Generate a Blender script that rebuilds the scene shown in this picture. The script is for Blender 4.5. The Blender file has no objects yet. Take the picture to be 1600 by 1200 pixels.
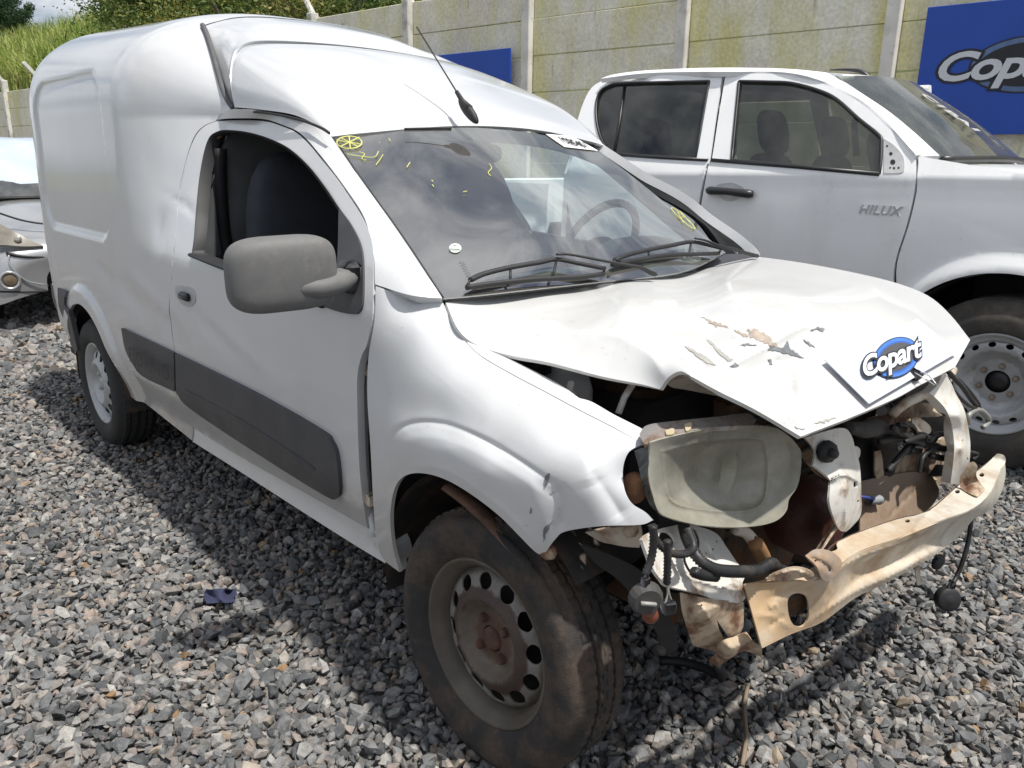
import bpy, math, random
import numpy as np
from mathutils import Vector, Matrix
from mathutils.geometry import delaunay_2d_cdt
random.seed(7); RS = np.random.RandomState(11)
SC = bpy.context.scene
COL = SC.collection
R = math.radians
# ---------------------------------------------------------------- camera
CP = np.array([1.1565, -1.7212, 1.3181]); YAW, PIT, ROL, FPX = 2.3926, 0.2782, 0.0109, 1214.18
_f = np.array([math.cos(YAW)*math.cos(PIT), math.sin(YAW)*math.cos(PIT), -math.sin(PIT)])
_r = np.cross(_f, [0, 0, 1]); _r /= np.linalg.norm(_r); _u = np.cross(_r, _f)
_r, _u = _r*math.cos(ROL)+_u*math.sin(ROL), -_r*math.sin(ROL)+_u*math.cos(ROL)
cam = bpy.data.cameras.new('camera'); camo = bpy.data.objects.new('camera', cam); COL.objects.link(camo)
camo.matrix_world = Matrix(((_r[0], _u[0], -_f[0], CP[0]), (_r[1], _u[1], -_f[1], CP[1]), (_r[2], _u[2], -_f[2], CP[2]), (0, 0, 0, 1)))
cam.sensor_fit = 'HORIZONTAL'; cam.sensor_width = 36; cam.lens = 36*FPX/1600; cam.clip_start = .05; cam.clip_end = 900
SC.camera = camo
# ---------------------------------------------------------------- world, sun, exposure
SUNV = Vector((.38, .07, 1.0)).normalized()
SUN_EL = math.asin(SUNV.z); SUN_AZ = math.atan2(SUNV.x, SUNV.y)
w = bpy.data.worlds.new('World'); SC.world = w; w.use_nodes = True
nt = w.node_tree; nt.nodes.clear()
sky = nt.nodes.new('ShaderNodeTexSky'); sky.sky_type = 'NISHITA'; sky.sun_disc = False
sky.sun_elevation = SUN_EL; sky.sun_rotation = SUN_AZ; sky.dust_density = 2.0; sky.altitude = 300
tc = nt.nodes.new('ShaderNodeTexCoord'); mp = nt.nodes.new('ShaderNodeMapping'); mp.inputs['Scale'].default_value = (1.0, 1.0, 2.6)
n1 = nt.nodes.new('ShaderNodeTexNoise'); n1.inputs['Scale'].default_value = 2.9; n1.inputs['Detail'].default_value = 9; n1.inputs['Roughness'].default_value = .6; n1.inputs['Distortion'].default_value = .6
cr = nt.nodes.new('ShaderNodeValToRGB'); cr.color_ramp.elements[0].position = .36; cr.color_ramp.elements[1].position = .58
mx = nt.nodes.new('ShaderNodeMixRGB'); mx.inputs[2].default_value = (9.6, 9.9, 10.4, 1)
bg = nt.nodes.new('ShaderNodeBackground'); bg.inputs['Strength'].default_value = .082
wo = nt.nodes.new('ShaderNodeOutputWorld')
L = nt.links
L.new(tc.outputs['Generated'], mp.inputs[0]); L.new(mp.outputs[0], n1.inputs['Vector']); L.new(n1.outputs['Fac'], cr.inputs[0])
L.new(cr.outputs[0], mx.inputs[0]); L.new(sky.outputs[0], mx.inputs[1]); L.new(mx.outputs[0], bg.inputs[0]); L.new(bg.outputs[0], wo.inputs[0])
sl = bpy.data.lights.new('sun', 'SUN'); so = bpy.data.objects.new('sun', sl); COL.objects.link(so)
sl.energy = 4.7; sl.angle = R(1.4); sl.color = (1, .965, .90); so.rotation_euler = SUNV.to_track_quat('Z', 'Y').to_euler(); so.location = (0, 0, 30)
vs = SC.view_settings; vs.view_transform = 'Standard'; vs.look = 'None'; vs.exposure = 0.13; vs.gamma = 1; vs.use_curve_mapping = False

# ---------------------------------------------------------------- geometry helpers
def ray(px, py):
    px = np.asarray(px, float); py = np.asarray(py, float)
    d = _f*FPX + _r*(px[..., None]-800) - _u*(py[..., None]-600)
    return d
def at(px, py, x=None, y=None, z=None):
    """point of the photograph on the plane x=, y= or z= (metres)"""
    d = ray(px, py)
    if x is not None: t = (x-CP[0])/d[..., 0]
    elif y is not None: t = (y-CP[1])/d[..., 1]
    else: t = (z-CP[2])/d[..., 2]
    return CP + t[..., None]*d
HX, HY, HA = .15906, 3.02741, .01105
_ha = np.array([math.cos(HA), math.sin(HA), 0]); _hn = np.array([-math.sin(HA), math.cos(HA), 0]); _ho = np.array([HX, HY, 0])
def atH(px, py, y):
    """pixel -> world point on the pickup's own plane y=const"""
    d = ray(px, py); t = (y-(CP-_ho)@_hn)/(d@_hn); return CP+t[..., None]*d
def Hw(P):
    P = np.asarray(P, float); return _ho+P[..., :1]*_ha+P[..., 1:2]*_hn+P[..., 2:3]*np.array([0, 0, 1.])
def proj(P):
    d = np.asarray(P, float)-CP; zz = d@_f
    return np.stack([800+FPX*(d@_r)/zz, 600-FPX*(d@_u)/zz], -1)
def sm(a, b, x):
    t = np.clip((x-a)/(b-a), 0, 1); return t*t*(3-2*t)
def tag(o, label=None, cat=None, group=None, kind=None):
    if label: o['label'] = label
    if cat: o['category'] = cat
    if group: o['group'] = group
    if kind: o['kind'] = kind
    return o
def thing(name, label, cat, loc=(0, 0, 0), group=None, rz=0):
    o = bpy.data.objects.new(name, None); COL.objects.link(o); o.location = loc; o.rotation_euler = (0, 0, rz); o.empty_display_size = .1
    o['_m'] = 1
    return tag(o, label, cat, group)
def inv(parent):
    M = Matrix.Identity(4)
    if parent is None: return M
    if parent.type == 'EMPTY': return (Matrix.Translation(parent.location) @ parent.rotation_euler.to_matrix().to_4x4()).inverted()
    return M
def mesh(name, V, F, mat=None, parent=None, smooth=True, normals=None, mats=None, midx=None, attr=None):
    """world-space vertices and faces -> one object"""
    me = bpy.data.meshes.new(name)
    V = [tuple(map(float, v)) for v in V]
    me.from_pydata(V, [], [tuple(int(i) for i in f) for f in F])
    for m in (mats or [mat]):
        if m: me.materials.append(m)
    if midx is not None: me.polygons.foreach_set('material_index', np.array(midx, dtype=np.int32))
    if isinstance(smooth, (list, np.ndarray)): me.polygons.foreach_set('use_smooth', np.array(smooth, dtype=bool))
    else: me.polygons.foreach_set('use_smooth', np.full(len(me.polygons), bool(smooth)))
    me.update()
    if normals is not None: me.normals_split_custom_set_from_vertices([tuple(map(float, n)) for n in normals])
    o = bpy.data.objects.new(name, me); COL.objects.link(o)
    if parent is not None:
        o.parent = parent
        if parent.type == 'EMPTY': o.matrix_parent_inverse = inv(parent)
    return o
class MB:
    """collects pieces that make ONE part"""
    def __init__(s): s.V = []; s.F = []; s.S = []; s.M = []
    def add(s, V, F, smooth=False, m=0):
        b = len(s.V); s.V += [tuple(map(float, v)) for v in V]; s.F += [tuple(int(i)+b for i in f) for f in F]; s.S += [smooth]*len(F); s.M += [m]*len(F); return s
    def build(s, name, mat, parent=None, mats=None):
        return mesh(name, s.V, s.F, mat, parent, s.S, mats=mats, midx=s.M if mats else None)
def boxg(c, sz, rot=None, bev=0.0):
    """box centre c, size sz (full), rotation 3x3; bevelled by an inset shell"""
    c = np.array(c, float); h = np.array(sz, float)/2
    if bev <= 0:
        V = np.array([[i, j, k] for i in (-1, 1) for j in (-1, 1) for k in (-1, 1)])*h
        F = [(0, 1, 3, 2), (4, 6, 7, 5), (0, 4, 5, 1), (2, 3, 7, 6), (0, 2, 6, 4), (1, 5, 7, 3)]
    else:
        b = min(bev, h.min()*.9); V = []; idx = {}
        for i in (-1, 1):
            for j in (-1, 1):
                for k in (-1, 1):
                    s3 = np.array([i, j, k])
                    for a in range(3):
                        v = s3*(h-b); v[a] = s3[a]*h[a]; idx[(i, j, k, a)] = len(V); V.append(v)
        F = []
        for a in range(3):
            o1, o2 = (a+1) % 3, (a+2) % 3
            for sg in (-1, 1):
                q = []
                for p1, p2 in ((-1, -1), (1, -1), (1, 1), (-1, 1)):
                    s3 = [0, 0, 0]; s3[a] = sg; s3[o1] = p1; s3[o2] = p2; q.append(idx[(*s3, a)])
                F.append(tuple(q if sg > 0 else q[::-1]))
            for p1 in (-1, 1):
                for p2 in (-1, 1):
                    s3 = [0, 0, 0]; s3[o1] = p1; s3[o2] = p2; A = list(s3); A[a] = -1; B = list(s3); B[a] = 1
                    F.append((idx[(*A, o1)], idx[(*B, o1)], idx[(*B, o2)], idx[(*A, o2)]))
        for i in (-1, 1):
            for j in (-1, 1):
                for k in (-1, 1): F.append((idx[(i, j, k, 0)], idx[(i, j, k, 1)], idx[(i, j, k, 2)]))
        V = np.array(V)
    if rot is not None: V = V@np.array(rot).T
    return V+c, F
def frame_of(d, up=(0, 0, 1)):
    d = np.array(d, float); d /= np.linalg.norm(d); a = np.cross(up, d)
    if np.linalg.norm(a) < 1e-4: a = np.cross((1, 0, 0), d)
    a /= np.linalg.norm(a); return a, np.cross(d, a), d
def crv(P, n=8, closed=False):
    """Catmull-Rom through points (any dimension)"""
    P = np.array(P, float)
    if len(P) < 3 and not closed:
        return np.array([P[0]+(P[-1]-P[0])*t for t in np.linspace(0, 1, n+1)])
    out = []; N = len(P); segs = N if closed else N-1
    for i in range(segs):
        p1, p2 = P[i], P[(i+1) % N]
        p0 = P[i-1] if (closed or i > 0) else 2*p1-p2
        p3 = P[(i+2) % N] if (closed or i+2 < N) else 2*p2-p1
        for t in np.arange(n)/n:
            out.append(.5*((2*p1)+(-p0+p2)*t+(2*p0-5*p1+4*p2-p3)*t*t+(-p0+3*p1-3*p2+p3)*t**3))
    if not closed: out.append(P[-1])
    return np.array(out)
def tubeg(P, r, k=8, cap=True, rfun=None, flat=1.0):
    """tube along points P; r number or per-point"""
    P = np.array(P, float); n = len(P); rr = np.full(n, r) if np.isscalar(r) else np.array(r)
    V = []; F = []; pa = None
    for i in range(n):
        d = P[min(i+1, n-1)]-P[max(i-1, 0)]
        if np.linalg.norm(d) < 1e-9: d = np.array([0, 0, 1.])
        d = d/np.linalg.norm(d)
        if pa is None: a, b, _ = frame_of(d)
        else:
            a = pa-d*(pa@d); a /= max(np.linalg.norm(a), 1e-9); b = np.cross(d, a)
        pa = a
        for j in range(k):
            t = 2*math.pi*j/k; V.append(P[i]+rr[i]*(math.cos(t)*a+math.sin(t)*b*flat))
    for i in range(n-1):
        for j in range(k):
            F.append((i*k+j, i*k+(j+1) % k, (i+1)*k+(j+1) % k, (i+1)*k+j))
    if cap: F.append(tuple(range(k))[::-1]); F.append(tuple((n-1)*k+j for j in range(k)))
    return V, F
def corrug(P, r, pitch=.006):
    """corrugated conduit: ribbed tube, constant-pitch samples"""
    P = np.array(P, float); s = np.r_[0, np.cumsum(np.linalg.norm(np.diff(P, axis=0), axis=1))]
    n = max(4, int(s[-1]/(pitch/2))); t = np.linspace(0, s[-1], n)
    Q = np.stack([np.interp(t, s, P[:, k]) for k in range(3)], 1)
    return tubeg(Q, r*(1+.13*np.where(np.arange(n) % 2 == 0, 1, -1)), 8)
def latheg(prof, c, axis, n=48, a0=0, a1=2*math.pi, rot0=None):
    """profile [(r, h)] about axis through c"""
    a, b, d = frame_of(axis); V = []; F = []; full = abs(a1-a0-2*math.pi) < 1e-6; m = n if full else n+1; k = len(prof)
    for i in range(m):
        t = a0+(a1-a0)*i/n
        for (r_, h) in prof: V.append(np.array(c)+d*h+r_*(math.cos(t)*a+math.sin(t)*b))
    for i in range(n):
        i2 = (i+1) % m
        for j in range(k-1): F.append((i*k+j, i*k+j+1, i2*k+j+1, i2*k+j))
    return V, F
def outline(P, n=5):
    """closed 2-D outline; a repeated point is a sharp corner, the rest is rounded"""
    P = [tuple(p) for p in P]; pts = []; cor = []
    i = 0
    while i < len(P):
        if i+1 < len(P) and P[i+1] == P[i]: pts.append(P[i]); cor.append(True); i += 2
        else: pts.append(P[i]); cor.append(False); i += 1
    N = len(pts); cs = [i for i in range(N) if cor[i]]
    if not cs: return crv(pts, n, True)
    out = []
    for a in range(len(cs)):
        i0 = cs[a]; i1 = cs[(a+1) % len(cs)]; i1 = i1 if i1 > i0 else i1+N
        seg = [pts[j % N] for j in range(i0, i1+1)]
        c = crv(seg, n) if len(seg) > 2 else np.array([np.array(seg[0])+(np.array(seg[1])-np.array(seg[0]))*t for t in np.linspace(0, 1, 5)])
        out += list(c[:-1])
    return np.array(out)
def inpoly(Q, P):
    x, y = Q[:, 0], Q[:, 1]; c = np.zeros(len(Q), bool); n = len(P); j = n-1
    for i in range(n):
        xi, yi = P[i]; xj, yj = P[j]
        if yi != yj: c ^= ((yi > y) != (yj > y)) & (x < (xj-xi)*(y-yi)/(yj-yi)+xi)
        j = i
    return c
def resamp(P, step):
    out = []
    for i in range(len(P)):
        a, b = P[i], P[(i+1) % len(P)]; l = np.linalg.norm(b-a)
        if l < 1e-9: continue
        k = max(1, int(round(l/step)))
        for j in range(k): out.append(a+(b-a)*j/k)
    o = [out[0]]
    for q in out[1:]:
        if np.linalg.norm(q-o[-1]) > step*.15: o.append(q)
    return np.array(o)
def cdt(out, holes, step):
    out = resamp(out, step); holes = [resamp(h, step*.8) for h in holes]
    lo, hi = out.min(0), out.max(0)
    gx = []; row = 0; y = lo[1]
    while y < hi[1]:
        xs = np.arange(lo[0]+(row % 2)*step/2, hi[0], step); gx += [(x, y) for x in xs]; y += step*.866; row += 1
    G = np.array(gx) if gx else np.zeros((0, 2))
    if len(G):
        m = inpoly(G, out)
        for h in holes: m &= ~inpoly(G, h)
        G = G[m]; B = np.concatenate([out]+holes)
        if len(G):
            d = np.min(((G[:, None, :]-B[None])**2).sum(-1), 1) if len(G)*len(B) < 3e7 else np.array([((g-B)**2).sum(-1).min() for g in G])
            G = G[d > (step*.5)**2]
    pts = list(out)+[p for h in holes for p in h]; ed = []; b = 0
    for lp in [out]+holes:
        n = len(lp); ed += [(b+i, b+(i+1) % n) for i in range(n)]; b += n
    allp = [Vector((float(p[0]), float(p[1]))) for p in pts]+[Vector((float(p[0]), float(p[1]))) for p in G]
    r_ = delaunay_2d_cdt(allp, ed, [], 0, 1e-6)
    V = np.array([tuple(v) for v in r_[0]]); F = [f for f in r_[2] if len(f) == 3]
    C = np.array([V[list(f)].mean(0) for f in F]); m = inpoly(C, out)
    for h in holes: m &= ~inpoly(C, h)
    F = [f for f, k in zip(F, m) if k]
    return V, F
def panel(name, out, lift, mat, parent, holes=(), step=8, t=.012, face=None, corner=5, eps=None, flip=False, off=0.0, back=True, mirror=False, mats=None):
    """sheet panel: 2-D outline lifted to 3-D by lift(), analytic normals, returned edges of thickness t"""
    o2 = outline(out, corner); hs = [outline(h, corner) for h in holes]
    V2, F = cdt(o2, hs, step); e = eps or step*.25
    P = lift(V2); A = lift(V2+[e, 0])-lift(V2-[e, 0]); B = lift(V2+[0, e])-lift(V2-[0, e])
    N = np.cross(A, B); N /= np.maximum(np.linalg.norm(N, axis=1), 1e-12)[:, None]
    ref = (np.array(face, float) if face is not None else CP)-P
    if (np.median((N*ref).sum(1)) < 0) != flip: N = -N
    P = P+N*off
    F2 = []
    for f in F:
        n = np.cross(P[f[1]]-P[f[0]], P[f[2]]-P[f[0]])
        F2.append(f if n@N[f[0]] > 0 else f[::-1])
    cnt = {}
    for f in F2:
        for i in range(3):
            a, b = f[i], f[(i+1) % 3]; cnt[(a, b)] = 1
    bd = [(a, b) for (a, b) in cnt if (b, a) not in cnt]
    n0 = len(P); VV = list(P); NN = list(N); FF = list(F2)
    if back:
        VV += list(P-N*t); NN += list(-N); FF += [tuple(i+n0 for i in f[::-1]) for f in F2]
    for a, b in bd:
        k = len(VV); q = [P[a], P[b], P[b]-N[b]*t, P[a]-N[a]*t]; nn = np.cross(q[3]-q[0], q[1]-q[0]); nn = nn/max(np.linalg.norm(nn), 1e-12)
        VV += q; NN += [nn]*4; FF.append((k, k+3, k+2, k+1))
    VV = np.array(VV); NN = np.array(NN)
    if mirror:
        VV = VV*[1, -1, 1]; NN = NN*[1, -1, 1]; FF = [f[::-1] for f in FF]
    return mesh(name, VV, FF, mat, parent, True, NN)
def tps(ctrl):
    """smooth inverse-depth surface through control points: (px,py,'x'|'y'|'z',value) or world (x,y,z)"""
    Q = []; Wd = []
    for c in ctrl:
        if len(c) == 4:
            P = atH(c[0], c[1], c[3]) if c[2] == 'h' else at(c[0], c[1], **{c[2]: c[3]}); Q.append((c[0], c[1]))
        else:
            P = np.array(c, float); Q.append(tuple(proj(P)))
        Wd.append(1/((P-CP)@_f))
    Q = np.array(Q)/1000; n = len(Q); d2 = ((Q[:, None]-Q[None])**2).sum(-1)
    K = .5*d2*np.log(d2+1e-12); Pm = np.c_[np.ones(n), Q]
    A = np.zeros((n+3, n+3)); A[:n, :n] = K+np.eye(n)*1e-7; A[:n, n:] = Pm; A[n:, :n] = Pm.T
    s = np.linalg.solve(A, np.r_[Wd, 0, 0, 0])
    def inverse_depth(V2):
        X = V2/1000; out = s[n]+X@s[n+1:]
        for i in range(n):
            q = ((X-Q[i])**2).sum(1); out = out+s[i]*.5*q*np.log(q+1e-12)
        return out
    return inverse_depth
def lifter(ctrl, bumps=()):
    """bumps: (polyline, width_px, height_m[, power]) ridges or dents across the sheet"""
    g = tps(ctrl)
    def lift(V2):
        V2 = np.asarray(V2, float); w_ = g(V2); dep = 1/w_
        for bp in bumps:
            if bp[0] == 'step':      # region standing proud of the sheet, edge rounded over width
                _, line, rest, wd, h = bp; ln = crv(line, 5); pg = np.vstack([ln, np.array(rest, float)]); ins = inpoly(V2, pg); dd = np.full(len(V2), 1e9)
                for i in range(len(ln)-1):
                    a = ln[i]; ab = ln[i+1]-a; t = np.clip(((V2-a)@ab)/max(ab@ab, 1e-6), 0, 1); dd = np.minimum(dd, np.linalg.norm(V2-(a+t[:, None]*ab), axis=1))
                de = np.full(len(V2), 1e9); rp = np.vstack([ln[-1:], np.array(rest, float)])
                for i in range(len(rp)-1):
                    a = rp[i]; ab = rp[i+1]-a; t = np.clip(((V2-a)@ab)/max(ab@ab, 1e-6), 0, 1); de = np.minimum(de, np.linalg.norm(V2-(a+t[:, None]*ab), axis=1))
                dep = dep-h*np.where(ins, sm(0, wd, dd)*sm(0, 38, de), 0); continue
            pts, wd, h = bp[:3]; pw = bp[3] if len(bp) > 3 else 1.5; pts = crv(pts, 5) if len(pts) > 2 else np.array(pts, float); dd = np.full(len(V2), 1e9); arc = np.zeros(len(V2)); n_ = len(pts)-1
            for i in range(n_):
                a = pts[i]; ab = pts[i+1]-a; l2 = max(ab@ab, 1e-6)
                t = np.clip(((V2-a)@ab)/l2, 0, 1); q = np.linalg.norm(V2-(a+t[:, None]*ab), axis=1); k = q < dd; dd[k] = q[k]; arc[k] = (i+t[k])/n_
            fade = np.clip(np.minimum(arc, 1-arc)/.18, 0, 1)
            dep = dep-h*(.25+.75*fade)*np.exp(-np.sqrt((dd/wd)**2+.02)**pw)
        d = ray(V2[:, 0], V2[:, 1]); d = d/(d@_f)[:, None]
        return CP+d*dep[:, None]
    return lift
def netg(rows, nu=6, nv=6):
    """bicubic net through rows of points"""
    Rw = [crv(r_, nv) for r_ in rows]; Rw = np.array(Rw); cols = [crv(Rw[:, j], nu) for j in range(Rw.shape[1])]
    G = np.array(cols).transpose(1, 0, 2); a, b = G.shape[:2]
    F = [(i*b+j, i*b+j+1, (i+1)*b+j+1, (i+1)*b+j) for i in range(a-1) for j in range(b-1)]
    return G.reshape(-1, 3), F
def sheet(name, V, F, mat, parent, t=.006, face=None):
    """grid sheet with thickness"""
    V = np.array(V); N = np.zeros_like(V)
    for f in F:
        n = np.cross(V[f[2]]-V[f[0]], V[f[3]]-V[f[1]]) if len(f) == 4 else np.cross(V[f[1]]-V[f[0]], V[f[2]]-V[f[0]])
        for i in f: N[i] += n
    N /= np.maximum(np.linalg.norm(N, axis=1), 1e-12)[:, None]
    ref = (np.array(face, float) if face is not None else CP)-V
    if np.median((N*ref).sum(1)) < 0: N = -N; F = [f[::-1] for f in F]
    cnt = {}
    for f in F:
        for i in range(len(f)): cnt[(f[i], f[(i+1) % len(f)])] = 1
    bd = [(a, b) for (a, b) in cnt if (b, a) not in cnt]; n0 = len(V)
    VV = list(V)+list(V-N*t); NN = list(N)+list(-N); FF = list(F)+[tuple(i+n0 for i in f[::-1]) for f in F]
    for a, b in bd:
        k = len(VV); q = [V[a], V[b], V[b]-N[b]*t, V[a]-N[a]*t]; nn = np.cross(q[3]-q[0], q[1]-q[0]); nn = nn/max(np.linalg.norm(nn), 1e-12)
        VV += q; NN += [nn]*4; FF.append((k, k+3, k+2, k+1))
    return mesh(name, VV, FF, mat, parent, True, NN)

# ---------------------------------------------------------------- materials
def nodes(name):
    m = bpy.data.materials.new(name); m.use_nodes = True; n = m.node_tree; b = n.nodes['Principled BSDF']; return m, n, b
def tex(n, kind, scale, detail=4, rough=.55, vec=None, dist=0):
    t = n.nodes.new('ShaderNodeTexNoise' if kind == 'n' else 'ShaderNodeTexVoronoi'); t.inputs['Scale'].default_value = scale
    if kind == 'n': t.inputs['Detail'].default_value = detail; t.inputs['Roughness'].default_value = rough; t.inputs['Distortion'].default_value = dist
    c = n.nodes.new('ShaderNodeTexCoord'); mpp = n.nodes.new('ShaderNodeMapping'); n.links.new(c.outputs['Object'], mpp.inputs[0])
    if vec: mpp.inputs['Scale'].default_value = vec
    n.links.new(mpp.outputs[0], t.inputs['Vector']); return t
def ramp(n, src, stops):
    r_ = n.nodes.new('ShaderNodeValToRGB'); e = r_.color_ramp.elements
    while len(e) > 1: e.remove(e[-1])
    e[0].position = stops[0][0]; e[0].color = (*stops[0][1], 1)
    for p, c in stops[1:]:
        q = e.new(p); q.color = (*c, 1)
    n.links.new(src, r_.inputs[0]); return r_
def mix(n, fac, a, b, mode='MIX'):
    m = n.nodes.new('ShaderNodeMixRGB'); m.blend_type = mode
    for i, v in enumerate((fac, a, b)):
        if hasattr(v, 'is_output') or hasattr(v, 'links'): n.links.new(v, m.inputs[i])
        elif i == 0: m.inputs[0].default_value = v
        else: m.inputs[i].default_value = (*v, 1)
    return m
def bump(n, b, src, strength=.3, dist=.01):
    q = n.nodes.new('ShaderNodeBump'); q.inputs['Strength'].default_value = strength; q.inputs['Distance'].default_value = dist
    n.links.new(src, q.inputs['Height']); n.links.new(q.outputs[0], b.inputs['Normal']); return q
def setp(b, **k):
    names = dict(rough='Roughness', metal='Metallic', coat='Coat Weight', coatr='Coat Roughness', spec='Specular IOR Level', alpha='Alpha', trans='Transmission Weight', ior='IOR')
    for a, v in k.items(): b.inputs[names[a]].default_value = v
def mat(name, col, rough=.5, metal=0, coat=0, var=.25, scale=12, bmp=0, dirt=None, dscale=4, dlo=.5, dhi=.7, bscale=None, spec=.5, vec=None, zdirt=None, wob=0):
    """base colour with tonal variation, an optional dirt/rust layer with its own roughness, and fine relief"""
    m, n, b = nodes(name); setp(b, rough=rough, metal=metal, coat=coat, spec=spec); b.inputs['Coat Roughness'].default_value = .08
    t = tex(n, 'n', scale, 6, vec=vec); lo = tuple(c*(1-var) for c in col); hi = tuple(min(1, c*(1+var*.5)) for c in col)
    r_ = ramp(n, t.outputs['Fac'], [(.3, lo), (.7, hi)]); out = r_.outputs[0]
    if dirt:
        t2 = tex(n, 'n', dscale, 10, .65); f = ramp(n, t2.outputs['Fac'], [(dlo, (0, 0, 0)), (dhi, (1, 1, 1))])
        t3 = tex(n, 'n', dscale*9, 5); dr = ramp(n, t3.outputs['Fac'], [(.3, tuple(c*.6 for c in dirt)), (.7, dirt)])
        mm = mix(n, f.outputs[0], out, dr.outputs[0]); out = mm.outputs[0]
        rr = n.nodes.new('ShaderNodeMapRange'); rr.inputs[3].default_value = rough; rr.inputs[4].default_value = .85
        n.links.new(f.outputs[0], rr.inputs[0]); n.links.new(rr.outputs[0], b.inputs['Roughness'])
        if coat:
            cc = n.nodes.new('ShaderNodeMapRange'); cc.inputs[3].default_value = coat; cc.inputs[4].default_value = 0
            n.links.new(f.outputs[0], cc.inputs[0]); n.links.new(cc.outputs[0], b.inputs['Coat Weight'])
    if coat > .4:      # grit and small chips in the clear coat
        ts = tex(n, 'n', 75, 3, .6); rs_ = ramp(n, ts.outputs['Fac'], [(.69, (0, 0, 0)), (.75, (.42,)*3)]); tb = tex(n, 'n', 5, 6, .6, vec=(1, 1, .25)); rb_ = ramp(n, tb.outputs['Fac'], [(.45, (0, 0, 0)), (.8, (.22,)*3)])
        ms_ = mix(n, rs_.outputs[0], out, (.22, .21, .19)); ms2 = mix(n, rb_.outputs[0], ms_.outputs[0], (.46, .43, .37)); out = ms2.outputs[0]
    if zdirt:      # splash dirt thrown up from the ground
        tcz = n.nodes.new('ShaderNodeTexCoord'); sz = n.nodes.new('ShaderNodeSeparateXYZ'); n.links.new(tcz.outputs['Object'], sz.inputs[0]); mr = n.nodes.new('ShaderNodeMapRange'); mr.inputs[1].default_value = zdirt; mr.inputs[2].default_value = .25; mr.inputs[3].default_value = 0; mr.inputs[4].default_value = 1
        n.links.new(sz.outputs[2], mr.inputs[0]); tz = tex(n, 'n', 14, 9, .7); ml = n.nodes.new('ShaderNodeMath'); ml.operation = 'MULTIPLY'; n.links.new(mr.outputs[0], ml.inputs[0]); n.links.new(tz.outputs['Fac'], ml.inputs[1])
        mz = mix(n, ml.outputs[0], out, (.34, .29, .22)); out = mz.outputs[0]
    n.links.new(out, b.inputs['Base Color'])
    if wob:
        t5 = tex(n, 'n', 2.2, 2, .4); bump(n, b, t5.outputs['Fac'], 1.0, wob)
    if bmp:
        t4 = tex(n, 'n', bscale or scale*6, 8); bump(n, b, t4.outputs['Fac'], 1.0, bmp)
    return m
PAINT = mat('white_paint', (.575, .585, .60), .34, 0, .95, .035, 3, dirt=(.52, .48, .40), dscale=3.0, dlo=.66, dhi=.92, zdirt=.75, wob=.012)
PAINTD = mat('white_paint_dusty', (.68, .685, .68), .45, 0, .5, .05, 5, dirt=(.36, .31, .25), dscale=7, dlo=.60, dhi=.88)
HOODM = mat('white_paint_scuffed', (.57, .57, .565), .42, 0, .55, .04, 5, dirt=(.45, .42, .37), dscale=16, dlo=.60, dhi=.80)
PRIMER = mat('bare_scrape', (.20, .21, .22), .6, .2, 0, .3, 60)
BEIGE = mat('dusty_cream_metal', (.58, .52, .43), .55, 0, .1, .12, 8, dirt=(.30, .16, .08), dscale=13, dlo=.48, dhi=.66, bmp=.001, bscale=70)
RUSTY = mat('muddy_cream_metal', (.50, .40, .29), .6, 0, 0, .25, 10, dirt=(.20, .10, .055), dscale=16, dlo=.45, dhi=.62, bmp=.0015, bscale=60)
RUST = mat('rust', (.11, .055, .038), .85, .1, 0, .5, 30, bmp=.001)
BLACKP = mat('grey_black_plastic', (.055, .056, .062), .55, 0, 0, .2, 8, dirt=(.16, .145, .125), dscale=6, dlo=.5, dhi=.85, bmp=.0003, bscale=900)
MIRP = mat('faded_grey_plastic', (.13, .13, .13), .6, 0, 0, .15, 7, dirt=(.21, .20, .185), dscale=9, dlo=.48, dhi=.8, bmp=.0004, bscale=700)
RUB = mat('black_rubber', (.018, .018, .02), .6, 0, 0, .3, 20)
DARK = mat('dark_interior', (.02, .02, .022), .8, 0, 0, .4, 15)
BAY = mat('grimy_engine_metal', (.07, .055, .045), .7, .3, 0, .5, 14, dirt=(.14, .07, .035), dscale=8, dlo=.42, dhi=.6, bmp=.002)
TYRE = mat('dusty_tyre', (.022, .021, .021), .75, 0, 0, .4, 10, dirt=(.074, .054, .041), dscale=9, dlo=.44, dhi=.58, bmp=.0012, bscale=220)
STEELW = mat('worn_wheel_paint', (.42, .42, .41), .5, .3, 0, .12, 12, dirt=(.13, .06, .035), dscale=9, dlo=.50, dhi=.53, bmp=.0004, bscale=120)
STEELG = mat('grey_wheel_paint', (.42, .43, .44), .42, .4, 0, .08, 12, dirt=(.25, .20, .15), dscale=10, dlo=.58, dhi=.75)
CHROME = mat('chrome', (.75, .76, .78), .15, 1, 0, .05, 10)
WIRE = mat('cable_black', (.02, .02, .022), .5, 0, 0, .3, 30, dirt=(.09, .075, .06), dscale=20, dlo=.5, dhi=.8)
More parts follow.
